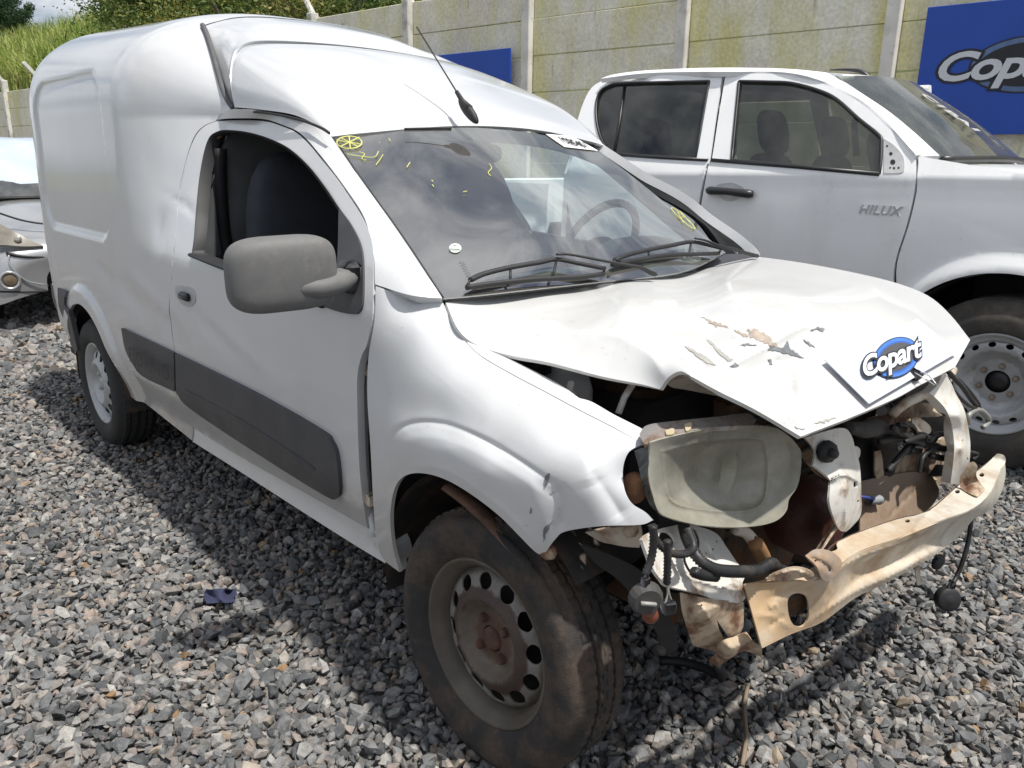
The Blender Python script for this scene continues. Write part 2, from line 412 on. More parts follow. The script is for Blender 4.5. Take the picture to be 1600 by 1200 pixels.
def glass(name, tint=(.80, .88, .86), ior=1.5, dark=0.0):
    m = bpy.data.materials.new(name); m.use_nodes = True; n = m.node_tree; n.nodes.clear(); o = n.nodes.new('ShaderNodeOutputMaterial')
    tr = n.nodes.new('ShaderNodeBsdfTransparent'); tr.inputs[0].default_value = (*tint, 1)
    gl = n.nodes.new('ShaderNodeBsdfGlossy'); gl.inputs['Roughness'].default_value = .015; gl.inputs[0].default_value = (1, 1, 1, 1)
    fr = n.nodes.new('ShaderNodeFresnel'); fr.inputs[0].default_value = ior; ms = n.nodes.new('ShaderNodeMixShader')
    n.links.new(fr.outputs[0], ms.inputs[0]); n.links.new(tr.outputs[0], ms.inputs[1]); n.links.new(gl.outputs[0], ms.inputs[2])
    df = n.nodes.new('ShaderNodeBsdfDiffuse'); df.inputs[0].default_value = (.5, .48, .44, 1); m2 = n.nodes.new('ShaderNodeMixShader')
    t = tex(n, 'n', 5, 8); r_ = ramp(n, t.outputs['Fac'], [(.40, (dark,)*3), (.8, (dark+.08,)*3)])
    n.links.new(r_.outputs[0], m2.inputs[0]); n.links.new(ms.outputs[0], m2.inputs[1]); n.links.new(df.outputs[0], m2.inputs[2]); n.links.new(m2.outputs[0], o.inputs[0])
    return m
GLASS = glass('windscreen_glass', (.74, .90, .88), 4.2, .075)
TINT = glass('tinted_glass', (.34, .38, .34), 1.7, .02)
# ================================================================ THE VAN (front axle at x=0, nose towards +X)
def Wd(x, z):
    zz = np.maximum(z-1.0, 0)
    low = .775-.05*sm(.55, .30, z)-.012*((np.minimum(z, 1)-.85)/.5)**2
    box = low-.03*zz; cab = low-.45*(np.sqrt((z-1.0)**2+.03**2)+(z-1.0))/2
    s = sm(-2.05, -1.40, x); w_ = box*(1-s)+cab*s
    t = np.clip((-3.1-x)/.52, 0, 1.2); w_ = w_-.14*t**2.6
    d = np.hypot(x+2.717, z-.30); w_ = w_+.020*sm(.475, .43, d)
    # shallow knocks in the lower side
    for (dx, dz, rx, rz, h) in ((-2.02, .80, .16, .05, .009), (-1.78, .84, .20, .035, -.006), (-1.62, .74, .10, .06, .007), (-1.30, .80, .16, .03, .004), (-1.70, 1.08, .05, .07, .007), (-1.58, 1.17, .10, .015, .004), (-2.35, .86, .12, .04, .006), (-1.05, .78, .2, .03, -.0035)):
        w_ = w_-h*np.exp(-((x-dx)/rx)**2-((z-dz+.25*(x-dx))/rz)**2)
    return w_
def REC(x, z):
    """pressed recess of the cargo side panel"""
    ex = np.minimum(x+3.20, -2.165-x); ez = np.minimum(z-.985, 1.655-z); r0 = .17
    q = np.where((ex < r0) & (ez < r0), r0-np.hypot(np.maximum(r0-ex, 0), np.maximum(r0-ez, 0)), np.minimum(ex, ez))
    return .013*sm(0.0, .034, q)
def ZT(x): return 1.935-.085*np.clip((x+3.2)/1.5, 0, 1)-.03*np.clip((-3.2-x)/.42, 0, 1.2)**2-.28*sm(-1.95, -1.3, x)
ZB, ZS, NE = .30, 1.45, 2.8
def boxF(U):
    x = U[:, 0]; v = U[:, 1]; a = np.clip(v-1, 0, 1)*math.pi/2; e = 2/NE
    zz = ZB+(ZS-ZB)*np.minimum(v, 1); w_ = Wd(x, zz)
    zf = zz+(ZT(x)-ZS)*np.where(v > 1, np.sin(a), 0)**e; y = -w_*np.cos(a)**e
    return np.stack([x, y+REC(x, zf), zf], 1)
_gx, _gv = np.meshgrid(np.linspace(-3.58, -1.2, 140), np.linspace(0, 2, 160)); _gu = np.stack([_gx.ravel(), _gv.ravel()], 1); _gp = proj(boxF(_gu))
def boxinv(px, py):
    """pixel -> (x, v) on the cargo shell"""
    u = _gu[np.argmin(((_gp-[px, py])**2).sum(1))].copy()
    for _ in range(6):
        f0 = proj(boxF(u[None]))[0]; J = np.stack([(proj(boxF(u[None]+[1e-4, 0]))[0]-f0)/1e-4, (proj(boxF(u[None]+[0, 1e-4]))[0]-f0)/1e-4], 1)
        try: st = np.linalg.solve(J, np.array([px, py])-f0)
        except Exception: break
        u = u+np.clip(st, -.05, .05)
    return (float(u[0]), float(u[1]))
def side(V2, off=0.0):
    """pixels -> points on the near body side"""
    V2 = np.atleast_2d(np.asarray(V2, float)); y = np.full(len(V2), -.76)
    for _ in range(25):
        d = ray(V2[:, 0], V2[:, 1]); t = (y-CP[1])/d[:, 1]; P = CP+t[:, None]*d
        y = .5*y+.5*(-(Wd(P[:, 0], P[:, 2])+off))
    return P
van = thing('delivery_van', 'white high-roof panel van with crushed bonnet and missing front bumper on the gravel', 'van', (-1.2, 0, 0))
# ---- cargo shell, near half and far half (roof centre is direct (x, v))
def U(*pts): return [boxinv(*p) for p in pts]
def boxtrack(pix, g0):
    out = []; u = np.array(g0, float)
    for (a, b_) in pix:
        for _ in range(40):
            f0 = proj(boxF(u[None]))[0]; J = np.stack([(proj(boxF(u[None]+[1e-4, 0]))[0]-f0)/1e-4, (proj(boxF(u[None]+[0, 1e-4]))[0]-f0)/1e-4], 1)
            u = u+np.clip(np.linalg.lstsq(J, np.array([a, b_])-f0, rcond=None)[0], -.01, .01)
        out.append((float(u[0]), float(u[1])))
    return out
SEAM = boxtrack([(365, 171), (355, 157), (347, 138), (340, 114), (333, 88), (327, 68), (321, 51), (316, 41)], (-1.42, 1.08))[::-1]

bo = [(-1.88, 2.0)]*2+[(-1.86, 1.8), (-1.835, 1.69)]+SEAM+[SEAM[-1]]
bo += U((348, 176), (336, 189))+U((336, 189))+U((318, 197), (303, 214), (289, 255), (279, 310), (274, 370), (268, 430), (264, 475), (268, 515), (272, 550), (274, 610), (285, 640), (301, 664))
bo += [bo[-1]]
# sill and wheel arch
bo += U((300, 688))*2
xb = bo[-1][0]
arch = [(-2.717+.37*math.cos(a), (.31+.37*math.sin(a)-ZB)/(ZS-ZB)) for a in np.linspace(R(5), R(175), 14)]
bo += [(-2.36, .015)]*2+[(x_, v_) for x_, v_ in arch[1:-1]]+[(-3.075, .04)]*2+[(-3.50, .08), (-3.58, .14), (-3.58, .14)]+[(-3.58, 1.0), (-3.58, 2.0), (-3.58, 2.0)]
for mir in (False, True):
    panel('cargo_shell', bo, boxF, PAINT, van, step=.018, t=.014, face=(-2, -9 , 1.2) , eps=.004, corner=4, mirror=mir)
# rear face with two doors
ys = []
for v in np.linspace(.14, 2, 40): ys.append(tuple(boxF(np.array([[-3.58, v]]))[0][1:]))
for s_ in (-1, 1):
    P_ = [(-3.585, y*(-s_), z) for y, z in ys]+[(-3.585, 0.004*s_, ys[0][1])]
    V_ = P_+[(p[0]-.03, p[1]*.985, p[2]) for p in P_]; n_ = len(P_)
    F_ = [tuple(range(n_)), tuple(range(n_, 2*n_))[::-1]]+[(i, (i+1) % n_, n_+(i+1) % n_, n_+i) for i in range(n_)]
    mesh('rear_door', V_, F_, PAINT, van, False)
b = MB(); b.add(*boxg((-3.60, 0, .50), (.07, 1.18, .2), bev=.03)); rb = b.build('rear_bumper', BLACKP, van)
# grey corner of the rear bumper seen behind the wheel arch
cor = [(79, 443), (79, 443), (98, 456), (101, 477), (108, 491), (121, 547), (121, 547), (115, 547), (98, 506), (83, 470)]
panel('bumper_corner', cor, lifter([(79, 443, 'y', -.735), (98, 456, 'y', -.80), (101, 477, 'y', -.802), (108, 491, 'y', -.80), (121, 547, 'y', -.785), (115, 547, 'y', -.775), (98, 506, 'y', -.76), (83, 470, 'y', -.74)]), BLACKP, van, step=4, t=.02)
# ---- roof cap (moulded slope in front of the cargo roof) and the roof fairing
SP = boxF(np.array(SEAM))
cap = []
for k in range(len(SP)):
    t = k/(len(SP)-1); p0 = SP[k]+np.array([.012, .006, 0])
    cap.append(p0)
def mirrow(row): return [np.array(p) for p in row]+[np.array([p[0], -p[1], p[2]]) for p in row[::-1][1:]]
sc = [mirrow(r_) for r_ in (
 [(-1.345, -.603, 1.475), (-1.375, -.592, 1.560), (-1.43, -.545, 1.640), (-1.50, -.440, 1.690), (-1.53, -.22, 1.712), (-1.54, 0, 1.718)],
 [(-1.300, -.603, 1.472), (-1.32, -.594, 1.545), (-1.37, -.550, 1.628), (-1.41, -.445, 1.672), (-1.43, -.22, 1.698), (-1.44, 0, 1.705)],
 [(-1.150, -.600, 1.460), (-1.16, -.590, 1.515), (-1.18, -.555, 1.565), (-1.20, -.475, 1.600), (-1.23, -.22, 1.636), (-1.24, 0, 1.645)],
 [(-.980, -.590, 1.440), (-.985, -.583, 1.468), (-.99, -.560, 1.492), (-1.00, -.49, 1.522), (-1.01, -.22, 1.562), (-1.02, 0, 1.572)],
 [(-.855, -.575, 1.402), (-.855, -.570, 1.408), (-.855, -.555, 1.415), (-.85, -.49, 1.432), (-.83, -.22, 1.468), (-.82, 0, 1.476)],
 [(-.822, -.566, 1.380), (-.822, -.562, 1.381), (-.820, -.545, 1.384), (-.808, -.48, 1.392), (-.775, -.22, 1.418), (-.760, 0, 1.425)])]
_a0 = [SP[q]+np.array([.010, .006, 0]) for q in range(7, -1, -1)]+[boxF(np.array([[-1.85, 1.8]]))[0]+[.01, 0, -.002], np.array([-1.875, 0, float(ZT(-1.88))-.003])]
_s6 = crv([p for p in sc[0][:6]], 18); _a2 = [_s6[int(round(t*90))] for t in (0, .12, .25, .38, .48, .58, .66, .74, .88, 1)]
_a2 = [p+np.array([-.012*min(1, 4*k/9), 0, .010*min(1, 3*k/9)]) for k, p in enumerate(_a2)]
_a1 = [(p*.5+q*.5)+np.array([.0, 0, .016*min(1, k/4)]) for k, (p, q) in enumerate(zip(_a0, _a2))]
V_, F_ = netg([mirrow(_a0), mirrow(_a1), mirrow(_a2)], 6, 5); sheet('roof_cap', V_, F_, PAINT, van, .01, face=(3, 0, 5))
V_, F_ = netg(sc, 6, 8); sheet('roof_fairing', V_, F_, PAINT, van, .01, face=(3, 0, 5))
# rubber seam between cargo shell and cap, both sides
for s_ in (1, -1):
    P_ = [(p[0]+.006, p[1]*s_, p[2]) for p in crv(SP, 5)]
    V_, F_ = tubeg([(p[0]+.002, p[1]*1.004, p[2]+.002) for p in P_], .0095, 8); mesh('roof_seam', V_, F_, mat('seam_rubber', (.10, .10, .105), .7) if s_ == 1 else bpy.data.materials['seam_rubber'], van)
# ---- door skin (near) with its window opening; the same door mirrored on the far side
door = [(336, 190), (336, 190), (362, 188), (410, 189), (440, 197), (468, 211), (500, 247), (541, 301), (569, 346), (581, 378), (584, 420), (583, 446), (582, 490), (574, 536), (565, 556), (559, 582), (558, 624), (562, 736), (573, 824), (573, 824),
        (470, 766), (371, 711), (304, 670), (304, 670), (286, 643), (276, 612), (273, 550), (269, 515), (265, 475), (269, 430), (275, 370), (280, 310), (290, 256), (304, 216), (319, 198)]
wino = [(299, 398), (299, 398), (303, 370), (306, 330), (311, 280), (318, 240), (326, 216), (336, 207), (352, 203), (385, 206), (420, 216), (452, 232), (482, 259), (508, 292), (530, 325), (549, 352), (564, 384), (568, 420), (567, 470), (560, 488), (551, 490), (500, 476), (430, 448), (370, 425)]
for mir in (False, True):
    dr = panel('door', door, side, PAINT, van, holes=[wino], step=9, t=.02, mirror=mir)
    seal = [(p[0], p[1]) for p in wino]
    o2 = outline(wino, 5); c_ = o2.mean(0); inner = c_+(o2-c_)*np.array([.955, .965])
    S0 = side(o2, .004); S1 = side(inner, -.006)
    if mir: S0 = S0*[1, -1, 1]; S1 = S1*[1, -1, 1]
    n_ = len(S0); V_ = list(S0)+list(S1)+list(S1+np.array([0, .03*(-1 if mir else 1), 0])); F_ = [(i, (i+1) % n_, n_+(i+1) % n_, n_+i) for i in range(n_)]+[(n_+i, n_+(i+1) % n_, 2*n_+(i+1) % n_, 2*n_+i) for i in range(n_)]
    mesh('window_seal', V_, F_, RUB, dr, True)
    if mir: fardoor = dr
    else: neardoor = dr
# rusty bare channel inside the rear of the window frame
P_ = side([(309, 392), (311, 350), (315, 300), (322, 250), (332, 222), (345, 212)], -.02); V_, F_ = tubeg(crv(P_, 4), .005, 6); mesh('window_channel', V_, F_, mat('dusty_brown_channel', (.20, .12, .07), .8), neardoor)
# belt weatherstrip
P_ = side([(298, 398), (330, 411), (372, 427), (430, 449), (505, 478)], .004); V_, F_ = tubeg(P_, .011, 6, flat=.6); mesh('belt_strip', V_, F_, RUB, neardoor)
# mirror sail (black corner)
sail = [(529, 326), (529, 326), (548, 352), (563, 384), (567, 420), (566, 470), (560, 488), (550, 491), (525, 486), (498, 476), (498, 476), (520, 440), (527, 400)]
panel('mirror_sail', sail, lambda V2: side(V2, .006), BLACKP, neardoor, step=8, t=.025)
# door mirror
mr = MB()
def blob(c, ax, ay, az, ex=.55, n=24, m=16, sh=None):
    """superellipsoid: c centre, ax/ay/az semi-axis vectors"""
    V = []; F = []; f = lambda t: math.copysign(abs(t)**ex, t)
    for i in range(m+1):
        ph = -math.pi/2+math.pi*i/m
        for j in range(n):
            th = 2*math.pi*j/n; q = np.array([f(math.cos(ph))*f(math.cos(th)), f(math.cos(ph))*f(math.sin(th)), f(math.sin(ph))])
            if sh: q = sh(q)
            V.append(np.array(c)+q[0]*np.array(ax)+q[1]*np.array(ay)+q[2]*np.array(az))
    for i in range(m):
        for j in range(n): F.append((i*n+j, i*n+(j+1) % n, (i+1)*n+(j+1) % n, (i+1)*n+j))
    return V, F
mc = at(439, 427, y=-.925)
V_, F_ = blob(mc, (.055, -.01, 0), (.025, .118, .006), (0, 0, .083), .52, 32, 20, sh=lambda q: np.array([q[0]*(1 if q[0] > 0 else .35), q[1], q[2]*(1+.10*q[1]*0)-.10*q[1]*(.3)]))
dm = mesh('door_mirror', V_, F_, MIRP, van)
A_ = [at(450, 446, y=-.90)+[.052, 0, 0], at(480, 445, y=-.86)+[.056, 0, 0], at(512, 441, y=-.82)+[.03, 0, 0], at(540, 434, y=-.775)]
V_, F_ = tubeg(crv(A_, 6), np.linspace(.030, .034, 19), 14, flat=.8); mesh('mirror_arm', V_, F_, MIRP, dm)
V_, F_ = boxg(at(546, 432, y=-.765), (.06, .05, .075), bev=.014); mesh('mirror_mount', V_, F_, BLACKP, dm)
# handle: recess cup and black pull
hc = side([(292, 461)])[0]
cup = [(280, 446), (302, 450), (308, 462), (306, 474), (296, 479), (284, 472), (277, 458)]
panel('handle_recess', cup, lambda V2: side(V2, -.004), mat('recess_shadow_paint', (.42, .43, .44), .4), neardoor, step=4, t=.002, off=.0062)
V_, F_ = boxg(hc+[0, -.008, -.004], (.075, .022, .026), bev=.008); hd = mesh('door_handle', V_, F_, RUB, neardoor)
# side mouldings
tr1 = [(189, 513), (189, 513), (271, 552), (271, 552), (272.5, 612), (272.5, 612), (224, 589), (207, 569), (195, 545)]
tr2 = [(273.5, 553), (273.5, 553), (400, 616), (499, 673), (516, 690), (525, 714), (530, 765), (530, 765), (526, 779), (504, 773), (400, 708), (297, 639), (275, 613), (275, 613)]
trA = panel('side_moulding', tr1, lambda V2: side(V2, .012), BLACKP, van, step=7, t=.014)
trB = panel('side_moulding', tr2, lambda V2: side(V2, .012), BLACKP, neardoor, step=7, t=.014)
groove = [(287, 609), (380, 659), (492, 733)]
V_, F_ = tubeg(side(crv(groove, 8), .0135), .0022, 6); mesh('moulding_rib', V_, F_, BLACKP, trB)
# sill
sill = [(303, 669), (303, 669), (371, 711), (470, 766.5), (574, 825), (574, 825), (612, 850), (624, 893), (624, 893), (560, 855), (470, 798), (380, 740), (301, 690), (301, 690)]
panel('sill', sill, lambda V2: side(V2, -.004), PAINTD, van, step=8, t=.05)
bk = [(255, 590), (255, 590), (575, 800), (612, 852), (619, 884), (619, 884), (560, 850), (470, 792), (380, 734), (296, 680), (296, 680)]
panel('inner_sill', bk, lambda V2: side(V2, -.028), PAINTD, van, step=12, t=.01)
# ---- roof rail and windscreen pillar
S = lambda x, y: tuple(side([(x, y)])[0])
pil = [(586, 444), (586, 444), (584, 400), (571, 344), (543, 298), (502, 244), (470, 209), (441, 195), (411, 186), (362, 185), (340, 187), (340, 187), (349, 175), (366, 170), (366, 170), (400, 173), (450, 182), (485, 191), (512, 203), (516, 211), (560, 275), (625, 366), (691, 466), (691, 466), (640, 461)]
pc = [S(586, 444), S(584, 400), S(571, 344), S(543, 298), S(502, 244), S(470, 209), S(411, 186), S(340, 187), (690, 465, 'y', -.672), (625, 366, 'y', -.650), (560, 275, 'y', -.606), (516, 211, 'y', -.570), (485, 191, 'y', -.583), (400, 173, 'y', -.60), (366, 171, 'y', -.605), (640, 455, 'y', -.725), (600, 380, 'y', -.690)]
for mir in (False, True): panel('windscreen_pillar', pil, lifter(pc), PAINT, van, step=8, t=.03, mirror=mir)
# black tube drawn as the gutter's shadow line under the fairing
V_, F_ = tubeg(crv([at(x, y, y=-.598) for x, y in ((366, 172), (420, 177), (468, 187), (500, 199), (515, 208))], 5), .004, 6); mesh('gutter_shadow_line', V_, F_, RUB, van)
# ---- windscreen
WC = [(-.211, -.668, 1.026), (-.211, .668, 1.026), (-.83, -.567, 1.379), (-.83, .567, 1.379), (-.765, 0, 1.425), (-.125, 0, 1.035), (-.43, 0, 1.245), (-.52, -.625, 1.212), (-.52, .625, 1.212), (-.79, -.3, 1.412), (-.79, .3, 1.412), (-.145, -.35, 1.033), (-.145, .35, 1.033), (-.47, -.32, 1.235), (-.47, .32, 1.235)]
WL = lifter(WC)
wso = [(517, 211), (517, 211), (560, 205), (640, 200), (727, 199), (810, 205), (880, 217), (930, 233), (930, 233), (960, 254), (1005, 289), (1070, 342), (1134, 395), (1134, 395), (1060, 426), (940, 440), (830, 452), (740, 462), (692, 466), (692, 466), (625, 364), (560, 274)]
wsg = panel('windscreen', wso, WL, GLASS, van, step=14, t=.004, back=False, off=.0)
wsi = [(560, 238), (575, 226), (620, 221), (727, 217), (810, 222), (880, 234), (925, 250), (960, 276), (1040, 345), (1098, 398), (1060, 412), (940, 424), (830, 434), (750, 438), (726, 424), (650, 340), (600, 283)]
FRIT = mat('dusty_black_frit', (.035, .034, .042), .35, 0, 0, .2, 20, dirt=(.13, .12, .12), dscale=5, dlo=.45, dhi=.9)
panel('windscreen_border', wso, WL, FRIT, wsg, holes=[wsi], step=10, t=.002, off=-.006)
V_, F_ = tubeg(crv([WL(np.array([q]))[0] for q in ((517, 211), (560, 275), (625, 366), (691, 466))], 6), .005, 6); mesh('windscreen_seal', V_, F_, RUB, wsg)
V_, F_ = tubeg(crv([WL(np.array([q]))[0]+[0, 0, .003] for q in ((632, 203), (655, 202.5), (680, 202), (705, 202.5))], 6), .0035, 6); mesh('mirror_bracket', V_, F_, RUB, wsg)
# yellow paint-marker marks on the glass
YM = mat('yellow_marker', (.62, .62, .20), .7)
def mark(name, strokes, r_=.0016, m=YM, par=wsg):
    b = MB()
    for s_ in strokes:
        P_ = WL(crv(s_, 5)); b.add(*tubeg(P_+np.array([.003, -.003, .004]), r_, 5))
    return tag(b.build(name, m, par), kind='stuff')
ell = [(546.5+19.5*math.cos(t), 225+9.5*math.sin(t)) for t in np.linspace(0, 2*math.pi, 17)]
mark('marker_wheel', [ell, [(528, 222), (565, 228)], [(546, 215), (548, 234)], [(532, 232), (562, 217)], [(533, 218), (560, 232)]], .0019)
mark('marker_strokes', [[(543, 243), (560, 246), (585, 248), (592, 239)], [(562, 240), (570, 243), (566, 250), (573, 253)], [(599, 244), (594, 252), (588, 260)], [(608, 219), (611, 223)], [(641, 256), (636, 264)], [(675, 284), (677, 286)], [(676, 291), (678, 294)], [(724, 302), (730, 301)], [(765, 258), (768, 265), (763, 272), (767, 277)], [(593, 225), (594, 226)]], .0013)
ell2 = [(1067+20*math.cos(t)*.8-10*math.sin(t)*-.9+0, 343+16*math.cos(t)+4*math.sin(t)) for t in np.linspace(0, 2*math.pi, 17)]
mark('marker_letter', [[(x, y) for x, y in ell2], [(1058, 333), (1068, 350)], [(1062, 332), (1078, 350)], [(1060, 342), (1070, 341)]], .0016)
# round inspection sticker
STK = mat('pale_sticker', (.62, .70, .62), .6)
circ = [(711+9.5*math.cos(t), 389+7.2*math.sin(t)) for t in np.linspace(0, 2*math.pi, 14)[:-1]]
stk = panel('round_sticker', circ, WL, STK, wsg, step=3, t=.0008, off=.003)
INK = mat('grey_ink', (.16, .19, .18), .7)
b = MB(); b.add(*tubeg(WL(crv([(703, 391), (719, 392)], 3))+np.array([.004, -.004, .004]), .0012, 4)); b.add(*tubeg(WL(crv([(708, 385), (714, 386)], 3))+np.array([.004, -.004, .004]), .001, 4)); b.build('sticker_print', INK, stk)
b = MB()
for k in range(6): b.add(*tubeg(WL(crv([(718+k*2.2, 409+k*4.2), (727+k*2, 411+k*4.2)], 3))+np.array([.002, -.002, .002]), .0008, 4))
b.build('glass_etching', INK, wsg)
# ---- text helper: flat lettering as mesh, placed in a local frame
def textmesh(s, size=1.0, bold=0.0, shear=0.0, space=1.0, depth=0.0):
    cu = bpy.data.curves.new('lettering', 'FONT'); cu.body = s; cu.size = size; cu.offset = bold; cu.shear = shear; cu.space_character = space; cu.extrude = depth; cu.align_x = 'CENTER'; cu.align_y = 'CENTER'; cu.resolution_u = 4
    o = bpy.data.objects.new('lettering', cu); COL.objects.link(o); dg = bpy.context.evaluated_depsgraph_get(); me = o.evaluated_get(dg).to_mesh()
    V = np.array([tuple(v.co) for v in me.vertices]); F = [tuple(p.vertices) for p in me.polygons]
    o.evaluated_get(dg).to_mesh_clear(); bpy.data.objects.remove(o); bpy.data.curves.remove(cu)
    return V, F
def place(V, O, X, Y, lift=0.0):
    X = np.array(X, float); Y = np.array(Y, float); N = np.cross(X, Y); N /= np.linalg.norm(N)
    V = np.array(V); return np.array(O)+V[:, :1]*X+V[:, 1:2]*Y+(V[:, 2:3]+lift)*N
# lot-number label on the far top corner of the windscreen
lab = [(852, 211), (852, 211), (893, 214), (893, 214), (934, 237), (934, 237), (881, 231), (881, 231)]
WHITE = mat('white_label', (.80, .80, .82), .6, var=.04)
lb = panel('lot_label', lab, WL, WHITE, wsg, step=6, t=.001, off=.004)
P0 = WL(np.array([(866, 219.5), (924, 232.5), (890, 217), (902, 233)])); X_ = P0[1]-P0[0]; X_ /= np.linalg.norm(X_); N_ = np.array([.5, 0, .85]); Y_ = np.cross(N_, X_); Y_ /= np.linalg.norm(Y_)
V_, F_ = textmesh('1025401', .052, .002); V_ = place(V_, (P0[0]+P0[1])/2, X_, Y_, .009); mesh('lot_number', V_, F_, DARK, lb, False)
rj = np.random.RandomState(3)
def jag(q, amp=1.6):
    """ragged sharp-cornered version of an outline"""
    q = resamp(np.array(q, float), 3.2); q = q+rj.normal(0, 1, q.shape)*amp*.5; out = []
    for p in q: out += [tuple(p), tuple(p)]
    return out
# ---- near front wing
wing = [(587, 447), (587, 447), (640, 464), (691, 470), (691, 470), (710, 510), (745, 552), (797, 584), (850, 612), (902, 640), (955, 667), (1005, 694), (1005, 694),
        (985, 704), (976, 720), (973, 742), (977, 768), (988, 787), (1008, 800), (1020, 813), (1020, 813), (1000, 820), (940, 822), (885, 830), (868, 842), (849, 868), (849, 868),
        (836, 862), (812, 838), (780, 806), (740, 775), (700, 751), (665, 740), (636, 742), (618, 760), (610, 800), (613, 850), (624, 894), (624, 894), (598, 872), (588, 838), (583, 780), (579, 700), (574, 620), (576, 556), (585, 500)]
wc = [(587, 447, 'y', -.758), (585, 500, 'y', -.768), (576, 556, 'y', -.775), (575, 620, 'y', -.775), (580, 700, 'y', -.772), (588, 838, 'y', -.748), (624, 893, 'y', -.742),
      (640, 464, 'y', -.705), (691, 470, 'y', -.662), (710, 510, 'y', -.672), (745, 552, 'y', -.688), (797, 584, 'y', -.690), (850, 612, 'y', -.684), (902, 640, 'y', -.675), (955, 667, 'y', -.662), (1005, 694, 'y', -.645),
      (985, 704, 'y', -.668), (974, 742, 'y', -.688), (988, 787, 'y', -.700), (1020, 813, 'y', -.690), (940, 822, 'y', -.735), (885, 830, 'y', -.755), (849, 868, 'y', -.762),
      (812, 838, 'y', -.782), (740, 775, 'y', -.798), (665, 740, 'y', -.800), (618, 760, 'y', -.785), (610, 810, 'y', -.765),
      (640, 560, 'y', -.760), (700, 600, 'y', -.760), (650, 510, 'y', -.735), (760, 640, 'y', -.765), (840, 690, 'y', -.765), (900, 720, 'y', -.750), (940, 760, 'y', -.735), (640, 640, 'y', -.778), (700, 660, 'y', -.782), (780, 700, 'y', -.785), (860, 770, 'y', -.775), (760, 740, 'y', -.806), (700, 700, 'y', -.808), (640, 690, 'y', -.798)]
wb_ = [('step', [(612, 905), (603, 820), (601, 745), (606, 702), (616, 678), (634, 665), (660, 660), (700, 664), (750, 684), (800, 712), (835, 734), (866, 756)], [(900, 860), (700, 960), (600, 960)], 26, .011), ([(601, 745), (606, 702), (616, 678), (634, 665), (660, 660), (700, 664), (750, 684), (800, 712), (866, 756)], 4.5, -.0065, 1.8), ([(866, 756), (880, 790), (872, 830)], 9, -.010, 1.3), ([(925, 735), (955, 780), (975, 812)], 14, -.010, 1.4), ([(905, 690), (925, 760)], 16, .006), ([(640, 728), (700, 736), (780, 792), (840, 850)], 7, .004)]
wing_o = panel('front_wing', wing, lifter(wc, wb_), PAINT, van, step=3.3, t=.010)
panel('front_wing', wing, lifter(wc), PAINT, van, step=14, t=.010, mirror=True)
# torn spots in the paint
for q in ([(853, 742), (860, 739), (857, 752), (852, 762), (851, 752)], [(849, 826), (864, 814), (861, 818), (852, 836), (850, 846)], [(829, 797), (831, 792), (830, 803)], [(861, 767), (866, 769), (863, 770)], [(888, 514), (894, 519), (889, 519)]):
    panel('paint_chip', jag(q, 1.2), lifter(wc, wb_) , PRIMER, wing_o, step=3, t=.0015, off=.0022) if q[0][0] != 888 else None
# inner flange beside the engine bay
fl = [(712, 512), (712, 512), (748, 533), (800, 562), (870, 598), (905, 622), (905, 622), (925, 628), (960, 648), (1004, 670), (1004, 670), (1006, 692), (955, 665), (902, 638), (850, 610), (797, 582), (745, 550)]
fc = [(712, 512, 'y', -.668), (748, 533, 'y', -.655), (800, 562, 'y', -.650), (870, 598, 'y', -.640), (925, 628, 'y', -.632), (1004, 670, 'y', -.61), (1006, 692, 'y', -.643), (902, 638, 'y', -.673), (797, 582, 'y', -.688), (745, 550, 'y', -.684)]
panel('wing_flange', fl, lifter(fc), PAINTD, van, step=6, t=.006)
# ---- crumpled bonnet
hood = [(696, 472), (696, 472), (740, 464), (850, 454), (940, 444), (1060, 430), (1130, 412), (1183, 401), (1183, 401), (1250, 410), (1330, 425), (1400, 442), (1450, 462), (1485, 492), (1516, 531), (1516, 531), (1492, 574), (1492, 574), (1440, 600), (1400, 622), (1330, 652), (1251, 682), (1251, 682),
        (1180, 640), (1120, 610), (1075, 585), (1075, 585), (1062, 580), (1044, 590), (1031, 608), (1031, 608), (1000, 600), (940, 588), (860, 567), (800, 556), (750, 541), (718, 518)]
hc_ = [(696, 472, 'y', -.655), (740, 464, 'y', -.56), (850, 454, 'y', -.36), (940, 444, 'y', -.18), (1060, 430, 'y', .16), (1130, 412, 'y', .43), (1183, 401, 'y', .655), (1330, 425, 'y', .68), (1400, 442, 'y', .685), (1485, 492, 'y', .55), (1516, 531, 'y', .36), (1492, 574, 'y', .18),
       (1400, 622, 'y', -.13), (1330, 652, 'y', -.30), (1251, 682, 'y', -.46), (1180, 640, 'y', -.53), (1120, 610, 'y', -.58), (1075, 585, 'y', -.61), (1031, 608, 'y', -.605), (940, 588, 'y', -.625), (860, 567, 'y', -.645), (750, 541, 'y', -.665),
       (.10, 0, 1.035), (.30, 0, 1.02), (.50, 0, .940), (.10, -.40, 1.02), (.30, -.40, .985), (.10, .40, 1.02), (.30, .42, .995), (.50, .25, .945), (.45, -.25, .935)]
